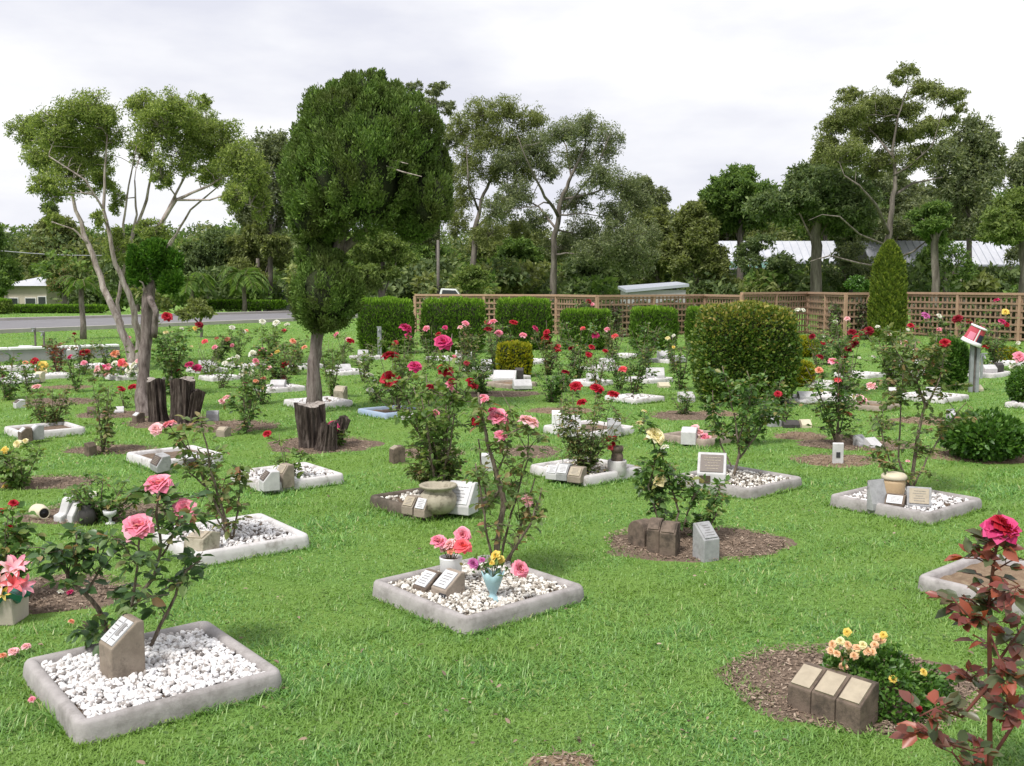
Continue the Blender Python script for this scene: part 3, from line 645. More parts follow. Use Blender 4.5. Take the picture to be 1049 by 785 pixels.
block(584, 445, .22, .20, .12, 10, 'white_stone', 'white stone heap behind the dry bushy rose', None, z=.04, frac=.4)
block(629, 444, .14, .16, .12, 0, 'grey_stone', 'grey stone at the right of the ornament bed behind the dry rose', None, z=.04, frac=.6)

# slab dark rounded at left end of dark row
p = G(657, 560); t = thing('memorial_stone', p, 'dark rounded stone at the left end of the row below the cream rose', 'memorial stone', 'small memorial stones', R(-25))
b = MB(); n = 14
poly = [(-.07, -.02)] + [(-.07 + .14 * (1 - math.cos(PI * k / n)) / 2, .10 + .07 * math.sin(PI * k / n)) for k in range(n + 1)] + [(.07, -.02)]
b.prism([(x, z) for x, z in poly], -.05, .05, M=Matrix.Rotation(R(65), 4, 'Z')); b.build('stone', 'brown_stone', t, bevel=.006)

# ------------------------------------------------------------------ blooms
def bloom_mesh(name, m, rings=None, ragged=0.12, seed=1, green=True):
    rnd = random.Random(seed); b = MB()
    rings = rings or [(7, .54, 78, .42), (7, .52, 62, .40), (6, .47, 46, .30), (6, .40, 31, .26), (5, .31, 18, .20), (4, .21, 8, .14)]
    for q, (n, L, ang, w) in enumerate(rings):
        for i in range(n):
            az = 2 * PI * (i + 0.37 * q + rnd.uniform(-.12, .12)) / n; an = R(ang + rnd.uniform(-9, 9)); Lr = L * rnd.uniform(.85, 1.12)
            gx, gy = 4, 3; vs = []
            for a in range(gx):
                u = a / (gx - 1)
                th = an * (0.35 + 0.75 * u)  # opens outwards, tip curls
                if u > .9: th += R(14)
                r = Lr * u * math.sin(th) + .03; z = Lr * u * math.cos(th) * 0.85
                half = w * math.sin(PI * (0.18 + 0.62 * u)) * (0.92 if u < .9 else .62)
                for c in range(gy):
                    v = (c / (gy - 1) - .5) * 2
                    zz = z + abs(v) * 0.10 * u + rnd.uniform(-ragged, ragged) * .22 * u
                    rr = r - abs(v) ** 2 * 0.10
                    x, y = rr, v * half
                    vs.append((x * math.cos(az) - y * math.sin(az), x * math.sin(az) + y * math.cos(az), zz))
            fs = [(a * gy + c, a * gy + c + 1, (a + 1) * gy + c + 1, (a + 1) * gy + c) for a in range(gx - 1) for c in range(gy - 1)]
            b.add(vs, fs, 0)
    if green:
        b.lathe([(0.0, -.16), (.07, -.12), (.10, -.04), (.05, .02)], seg=8, mi=1)
        for i in range(5):
            az = 2 * PI * i / 5
            b.add([(.06 * math.cos(az - .4), .06 * math.sin(az - .4), -.03), (.06 * math.cos(az + .4), .06 * math.sin(az + .4), -.03), (.33 * math.cos(az), .33 * math.sin(az), -.10)], [(0, 1, 2)], 1)
    me = bpy.data.meshes.new(name); me.from_pydata(b.v, [], b.f)
    me.materials.append(MATS[m]); me.materials.append(MATS['leaf_rose'])
    me.polygons.foreach_set('material_index', b.m); me.polygons.foreach_set('use_smooth', [True] * len(b.f)); me.update()
    return me
BL = {}
for c in ('pink', 'lightpink', 'red', 'darkred', 'magenta', 'cream', 'peach', 'white', 'yellow', 'purple', 'coral', 'apricot'):
    BL[c] = [bloom_mesh('bloom', 'b_' + c, seed=s * 7 + len(c)) for s in range(3)]
BUD = {c: bloom_mesh('bud', 'b_' + c, [(4, .5, 14, .26), (3, .42, 5, .2)], seed=3) for c in ('pink', 'red', 'cream', 'peach', 'darkred')}
def bloom(pos, size, c, parent, off=Vector(), look=None, name='bloom', bud=False):
    me = BUD[c] if bud else random.choice(BL[c])
    o = link(bpy.data.objects.new(name, me), parent)
    o.location = Vector(pos) - off
    s = size * random.uniform(.93, 1.07); o.scale = (s, s, s * random.uniform(.85, 1.05))
    o.rotation_euler = (R(random.uniform(5, 50)) if look is None else look, R(random.uniform(-22, 22)), R(random.uniform(-60, 60)))
    return o

# ------------------------------------------------------------------ roses
def bez(p0, p1, p2, n):
    return [(p0 * (1 - t) ** 2 + p1 * 2 * t * (1 - t) + p2 * t * t) for t in [i / (n - 1) for i in range(n)]]
def rose(label, bx, by, x0, x1, ytop, blooms=(), canes=6, leaves_n=400, ls=0.042, m='leaf_rose', stem='cane_green', group='rose bushes on the lawn', z=0.0, rad=0.007,
         explicit=None, bare=0.25, name='rose_bush', tpl=None, depth=None, rz=0, cr=None, wleaf=0.62, cat='rose bush', buds=0):
    leaves_n = int(leaves_n * 1.5); ls = ls * 1.1
    base = G(bx, by, z); Y = base.y; sc = Y / F
    H = V(bx, ytop, Y).z - z; W0 = (bx - x0) * sc; W1 = (x1 - bx) * sc; D = depth or (W0 + W1) * 0.42
    t = thing(name, base, label, cat, group)
    b = MB(); P = []; T = []
    def addleaves(pts, k, spread):
        for _ in range(k):
            i = random.random() * (len(pts) - 1.001); a = pts[int(i)]; c = pts[int(i) + 1]; q = a.lerp(c, i % 1)
            d = Vector((random.gauss(0, 1), random.gauss(0, 1), random.gauss(-.05, .5))).normalized()
            # a compound leaf: 3-5 leaflets on a stalk
            tip = q + d * spread * random.uniform(.4, 1.3)
            P.append(tip); T.append(d)
            if leaves_n > 150:
                side = d.cross(Vector((0, 0, 1)));
                if side.length > .1:
                    side.normalize()
                    for s in (-1, 1):
                        P.append(tip - d * spread * .25); T.append((d * .5 + side * s))
    lines = []
    if explicit:
        for ln in explicit:
            pts = [V(x, y, Y + dy) - base for (x, y, r, dy) in ln]; rr = [r for (x, y, r, dy) in ln]
            # densify
            fine = []; fr = []
            for i in range(len(pts) - 1):
                for k in range(3):
                    f = k / 3; fine.append(pts[i].lerp(pts[i + 1], f) + Vector((random.gauss(0, .003), random.gauss(0, .003), 0))); fr.append(rr[i] * (1 - f) + rr[i + 1] * f)
            fine.append(pts[-1]); fr.append(rr[-1])
            b.tube(fine, fr, 7, wob=.12); lines.append(fine)
    else:
        for i in range(canes):
            a = random.uniform(0, 2 * PI) if canes > 3 else 2 * PI * (i + random.random() * .6) / canes
            ex = math.cos(a) * (W1 if math.cos(a) > 0 else W0) * random.uniform(.5, 1.05); ey = math.sin(a) * D * random.uniform(.4, .9)
            hh = H * random.uniform(.62, .97)
            p0 = Vector((random.uniform(-.02, .02), random.uniform(-.02, .02), -.01)); p2 = Vector((ex, ey, hh)); p1 = Vector((ex * random.uniform(.2, .75), ey * .4, hh * random.uniform(.3, .6)))
            pts = bez(p0, p1, p2, 8); pts = [p + Vector((random.gauss(0, .006), random.gauss(0, .006), 0)) * H for p in pts]; pts[0] = p0
            b.tube(pts, [rad * (1 - .72 * k / 7) for k in range(8)], 6); lines.append(pts)
    # twigs
    tw = []
    k_t = 3 if leaves_n < 250 else 5
    for pts in lines:
        L = (pts[-1] - pts[0]).length
        for _ in range(max(1, int(k_t * min(1, L / (H * .6) + .2)))):
            i = int((bare + (1 - bare) * random.random()) * (len(pts) - 1)); q = pts[min(i, len(pts) - 1)]
            d = Vector((random.gauss(0, .8), random.gauss(0, .8), random.uniform(.1, 1.0))).normalized() * H * random.uniform(.12, .28)
            e = q + d
            e.x = min(max(e.x, -W0), W1); e.z = min(max(e.z, 0.05), H)
            tp = [q, q.lerp(e, .5) + Vector((0, 0, d.length * .08)), e]; b.tube(tp, [rad * .42, rad * .32, rad * .2], 5); tw.append(tp)
    bl = []
    for (x, y, c, sz) in blooms:
        yo = random.uniform(-.5, .3) * D
        p = V(x, y, Y + yo) - base
        src = min((q for pts in lines + tw for q in pts[1:]), key=lambda q: (q - p).length + max(0, q.z - p.z + .03) * 6)
        mid = src.lerp(p, .5) + Vector((0, 0, -.15 * (p - src).length)); end = p + Vector((0, 0, -.06 * sz * sc))
        fl = bez(src, mid, end, 5); b.tube(fl, [rad * .4] * 3 + [rad * .3] * 2, 5)
        if leaves_n > 100 and (p - src).length > .05: tw.append(fl[:4])
        bl.append((p, sz * sc, c))
    tot = sum(1 for _ in lines + tw)
    per = leaves_n / max(tot, 1) / (2.4 if leaves_n > 150 else 1)
    for pts in lines:
        s = int(len(pts) * (bare + .15)); 
        if len(pts) - s >= 2: addleaves(pts[s:], int(per * 1.3), ls * 1.0)
    for pts in tw: addleaves(pts, int(per), ls * .9)
    b.build('stems', stem, t, smooth=True)
    if P:
        Pn = np.array([p[:] for p in P]); Tn = np.array([p[:] for p in T]) + RNG.normal(size=(len(P), 3)) * .25
        Tn[:, 2] -= .15
        Nn = np.array([0, 0, 1.0]) + RNG.normal(size=(len(P), 3)) * .5
        L = ls * RNG.uniform(.6, 1.25, len(P))
        leaves('foliage', Pn, Tn, Nn, L, L * wleaf, tpl or ('oval' if Y < 9 else 'fold'), m, t)
    for p, s, c in bl: bloom(p, s, c, t)
    for _ in range(buds):
        pts = random.choice(tw); bloom(pts[-1], .03, random.choice(['pink', 'red']), t, name='bud', bud=True)
    return t

# nearest rose, canes follow the photo
rose('pink rose with three large open blooms behind the nearest two-plaque stone', 118, 672, 42, 212, 488,
     [(142, 541, 'pink', 33), (163, 497, 'pink', 30), (190, 523, 'pink', 27)], leaves_n=400, ls=.050, m='leaf_rose_dark', stem='bark_rose', z=.05, bare=.3, rad=.007,
     explicit=[[(117, 668, .013, 0), (108, 640, .012, 0), (95, 615, .010, -.02), (72, 597, .008, -.04), (62, 575, .006, -.05), (50, 560, .004, -.07)],
               [(117, 660, .013, 0), (125, 632, .009, .03), (143, 610, .008, .04), (158, 590, .007, .05), (166, 560, .006, .04), (160, 525, .005, .02), (163, 503, .004, 0)],
               [(72, 597, .007, -.04), (80, 570, .005, 0), (78, 548, .004, 0)], [(90, 608, .006, -.03), (102, 580, .005, 0), (100, 560, .004, .04)],
               [(150, 668, .009, .05), (165, 640, .008, .06), (180, 610, .006, .08), (190, 585, .005, .08), (205, 575, .004, .1)],
               [(120, 655, .008, .02), (135, 620, .006, -.08), (140, 580, .005, -.1), (143, 550, .004, -.06)],
               [(125, 650, .007, 0), (105, 655, .005, .05), (85, 640, .004, .1)],
               [(165, 570, .005, .04), (180, 545, .004, 0), (190, 528, .003, 0)]], buds=2)
rose('tall thin rose with one large pink bloom in the white bed at left', 236, 556, 178, 254, 425,
     [(174, 436, 'pink', 15), (160, 440, 'lightpink', 14), (244, 483, 'peach', 6)], leaves_n=330, ls=.045, m='leaf_rose_dry', stem='bark_rose', z=.05, bare=.15, rad=.007,
     explicit=[[(236, 556, .011, 0), (228, 530, .009, 0), (212, 500, .008, .05), (200, 470, .006, .05), (185, 450, .005, 0)],
               [(238, 556, .010, 0), (226, 515, .008, -.05), (215, 480, .006, -.1), (212, 455, .005, -.1), (205, 430, .004, -.05)],
               [(238, 556, .008, 0), (243, 525, .006, .05), (246, 500, .004, .05), (245, 486, .003, 0)],
               [(212, 500, .006, .05), (195, 485, .005, 0), (188, 470, .004, 0)],
               [(233, 550, .007, .1), (222, 530, .005, .1), (230, 500, .004, .12)]])
rose('tall rose with a pale bare trunk and pink blooms in the two-vase bed', 510, 583, 482, 558, 388,
     [(541, 433, 'lightpink', 21), (511, 428, 'pink', 20), (513, 447, 'pink', 15), (540, 513, 'lightpink', 13), (497, 410, 'pink', 10), (488, 432, 'red', 11)], leaves_n=430, ls=.042, m='leaf_rose_dry', stem='bark_rose', z=.05, bare=.2,
     explicit=[[(508, 583, .019, 0), (511, 545, .017, 0), (516, 515, .016, 0), (509, 485, .013, 0), (500, 455, .010, -.02), (495, 430, .008, -.03), (490, 402, .005, 0)],
               [(500, 458, .008, -.02), (515, 448, .006, -.05), (530, 440, .005, -.06), (541, 436, .004, -.05)],
               [(513, 500, .008, 0), (500, 520, .006, .1), (493, 480, .005, .12), (490, 450, .004, .1)],
               [(520, 580, .008, .05), (530, 550, .007, .08), (540, 520, .005, .1), (548, 490, .004, .1)],
               [(512, 578, .008, .08), (520, 540, .007, .1), (532, 500, .005, .12), (540, 470, .004, .1), (541, 445, .003, 0)],
               [(518, 575, .008, .0), (545, 535, .006, -.05), (555, 500, .004, -.05)],
               [(505, 575, .008, 0), (497, 540, .006, -.08), (492, 505, .005, -.1), (487, 475, .004, -.1)],
               [(509, 485, .006, 0), (520, 460, .004, .1), (512, 432, .003, 0)]], group='rose bushes on the lawn')
rose('large spreading rose with many red and crimson blooms behind the fluted urn', 452, 513, 402, 506, 338,
     [(454, 351, 'magenta', 19), (425, 376, 'magenta', 15), (456, 380, 'red', 16), (483, 394, 'red', 15), (488, 431, 'darkred', 12), (440, 397, 'darkred', 9), (460, 396, 'pink', 10), (465, 402, 'lightpink', 9), (496, 408, 'pink', 11), (446, 424, 'pink', 10), (505, 422, 'magenta', 12), (463, 391, 'darkred', 8)],
     canes=11, leaves_n=1000, ls=.045, m='leaf_rose_light', stem='bark_rose', z=.05, bare=.32, rad=.010, depth=.6)
rose('low fleshy bush with dull yellowish leaves growing right behind the fluted urn', 448, 512, 416, 478, 462, [], canes=9, leaves_n=520, ls=.04, m='leaf_rose_dry', stem='bark_rose', z=.05, bare=.5, rad=.009, name='shrub', cat='shrub', group='low shrubs')
rose('rose with two large bright red blooms growing in the blue bed', 408, 424, 368, 446, 338,
     [(400, 366, 'red', 17), (400, 389, 'red', 19), (415, 337, 'magenta', 13)], canes=9, leaves_n=640, ls=.05, m='leaf_rose_light', stem='bark_rose', z=.03, bare=.15, rad=.008)
rose('rose with cream white blooms above the dark row of stones', 684, 553, 640, 742, 436,
     [(671, 447, 'cream', 19), (676, 493, 'cream', 15), (656, 434, 'cream', 10), (681, 459, 'white', 9), (660, 422, 'cream', 7)], leaves_n=620, ls=.045, m='leaf_rose', stem='bark_rose', bare=.1,
     explicit=[[(684, 556, .010, 0), (672, 525, .008, 0), (664, 498, .006, 0), (672, 470, .005, 0), (670, 452, .004, 0)],
               [(686, 556, .009, 0), (695, 525, .007, 0), (688, 500, .006, .03), (682, 480, .005, .03), (676, 460, .004, 0)],
               [(688, 558, .009, 0), (702, 535, .007, -.05), (712, 505, .005, -.05), (708, 490, .004, 0)],
               [(690, 556, .009, 0), (712, 545, .007, .05), (730, 520, .005, .05), (738, 500, .004, .05)],
               [(683, 550, .007, .05), (675, 520, .005, .1), (660, 500, .004, .12), (652, 480, .004, .1)],
               [(715, 540, .006, 0), (728, 538, .005, -.06), (735, 525, .004, -.06)]], buds=1)
rose('flowerless leafy rose rising from the gravel bed of the white lectern stone', 751, 490, 722, 802, 366, [], leaves_n=480, ls=.05, m='leaf_rose', stem='bark_rose', z=.05, bare=.2,
     explicit=[[(751, 490, .013, 0), (757, 465, .011, 0), (754, 435, .008, 0), (748, 405, .006, 0), (740, 375, .004, 0)], [(757, 470, .009, 0), (772, 450, .007, .05), (785, 430, .005, .1), (795, 418, .004, .1)],
               [(755, 455, .008, 0), (765, 425, .006, -.1), (770, 400, .005, -.1), (765, 380, .003, -.1)], [(750, 478, .007, 0), (738, 455, .006, .1), (732, 430, .004, .1), (730, 400, .003, .1)]])
rose('tall sparse rose with thick leaning stems behind the lidded tan jar', 934, 503, 884, 992, 335,
     [(968, 352, 'red', 11)], leaves_n=900, ls=.044, m='leaf_rose_dry', stem='bark_rose', z=.05, bare=.12,
     explicit=[[(934, 503, .017, 0), (936, 478, .014, 0), (940, 445, .013, 0), (948, 415, .011, .0), (940, 395, .009, 0), (935, 370, .006, 0), (938, 350, .004, 0)],
               [(948, 418, .010, 0), (958, 400, .007, -.1), (965, 380, .005, -.1), (968, 357, .004, 0)], [(932, 500, .010, 0), (920, 470, .008, .1), (922, 430, .006, .1), (925, 380, .005, .1), (915, 350, .003, .1)],
               [(936, 498, .009, 0), (950, 470, .007, 0), (962, 450, .006, .1), (975, 430, .005, .1), (990, 412, .003, .1)], [(930, 498, .008, 0), (912, 475, .006, -.1), (905, 450, .005, -.1), (898, 425, .003, -.1)],
               [(940, 395, .007, 0), (925, 370, .005, -.2), (912, 350, .003, -.2)], [(940, 390, .006, 0), (955, 365, .005, .2), (960, 345, .003, .2)]])
rose('rose with scattered pink and orange blooms behind the thin marker', 858, 456, 814, 908, 356,
     [(893, 396, 'lightpink', 11), (853, 371, 'pink', 10), (868, 425, 'peach', 11), (858, 390, 'coral', 9), (839, 380, 'peach', 9), (797, 404, 'red', 8), (861, 405, 'pink', 7)], canes=9, leaves_n=620, ls=.05, m='leaf_rose', stem='bark_rose', bare=.15, rad=.008)
rose('dry bushy rose with brownish leaves and red blooms beside the small white pot', 602, 486, 566, 646, 392,
     [(590, 396, 'red', 13), (611, 399, 'red', 15), (628, 405, 'red', 12), (596, 413, 'red', 12), (579, 382, 'darkred', 8)], canes=18, leaves_n=1250, ls=.032, m='leaf_rose_dry', stem='bark_rose', z=.05, bare=.02, rad=.005)
rose('slim rose with one orange-red bloom left of the round golden shrub', 648, 408, 628, 672, 336, [(638, 379, 'coral', 9), (603, 364, 'red', 7)], canes=8, leaves_n=340, ls=.055, m='leaf_rose', stem='bark_rose', bare=.1)
# red-leaved rose close to the camera, lower right
_b = V(1012, 800, 2.75)
def redrose():
    Y = 2.9; sc = Y / F; base = Vector((V(1016, 700, Y).x, Y, 0)); bx = 1016
    t = thing('rose_bush', base, 'red-leaved rose with a single red bloom close to the viewer at the lower right', 'rose bush', 'rose bushes on the lawn')
    b = MB(); P = []; T = []
    def yat(z): return YH + 0
    lines = [[(1012, 860, .008, 0), (1014, 780, .008, 0), (1014, 690, .007, 0), (1013, 620, .006, 0), (1018, 575, .005, 0), (1023, 550, .004, 0)],
             [(1014, 700, .006, 0), (985, 735, .004, -.05), (960, 725, .003, -.08), (942, 734, .003, -.08)], [(1014, 760, .006, 0), (1000, 770, .004, -.1), (965, 760, .003, -.1), (940, 740, .003, -.1)],
             [(1014, 690, .005, 0), (1035, 660, .004, .05), (1050, 640, .003, .05)], [(1014, 720, .005, 0), (1000, 700, .004, .1), (985, 685, .003, .1)], [(1013, 620, .004, 0), (1030, 605, .003, -.03), (1045, 600, .003, -.05)],
             [(1013, 630, .004, 0), (995, 615, .003, .05), (985, 612, .003, .05)], [(1014, 780, .006, 0), (1040, 740, .005, .1), (1055, 700, .004, .1), (1060, 650, .003, .1)], [(1014, 650, .004, 0), (1030, 690, .003, -.1), (1045, 700, .003, -.1)], [(1014, 740, .005, 0), (1030, 720, .004, -.05), (1050, 735, .003, -.1)], [(1013, 640, .004, 0), (1000, 640, .003, -.05), (975, 612, .003, -.05)], [(1014, 800, .005, 0), (990, 790, .004, .05), (975, 770, .003, .05)],
             [(1018, 580, .003, 0), (1000, 572, .002, .02), (988, 572, .002, .02)], [(1018, 585, .003, 0), (1035, 575, .002, .02), (1046, 572, .002, .02)]]
    allp = []
    for ln in lines:
        pts = [V(x, y, Y + dy) - base for (x, y, r, dy) in ln]; rr = [r for (_, _, r, _) in ln]
        if ln is lines[0]: pts[0].z = -.02
        b.tube(pts, rr, 7, wob=.1); 
        n = 24 if ln is lines[0] else (9 if len(ln) == 3 else 11)
        if ln[0][0] == 1018: n = 5
        for _ in range(n):
            u = random.uniform(.25 if ln is lines[0] else .3, 1) * (len(pts) - 1.001); q = pts[int(u)].lerp(pts[int(u) + 1], u % 1)
            d = Vector((random.gauss(0, 1), random.gauss(0, 1), random.gauss(0, .35))).normalized()
            for k in range(3):
                dd = (d + Vector((random.gauss(0, .5), random.gauss(0, .5), random.gauss(0, .25)))).normalized()
                P.append(q + d * random.uniform(.015, .05)); T.append(dd)
            b.tube([q, q + d * .05], [.0018, .001], 4)
    b.build('stems', 'cane_red', t, smooth=True)
    Pn = np.array([p[:] for p in P]); L = RNG.uniform(.035, .068, len(P))
    leaves('foliage', Pn, np.array([p[:] for p in T]), np.array([0, -.5, 1.0]) + RNG.normal(size=(len(P), 3)) * .4, L, L * .62, 'oval', 'leaf_red', t)
    bloom(V(1025, 543, Y) - base, .105, 'magenta', t, look=R(30)); bloom(V(1027, 541, Y - .01) - base, .085, 'red', t, look=R(40))
    bloom(V(941, 729, Y - .08) - base, .035, 'darkred', t, name='bud', bud=True)
redrose()

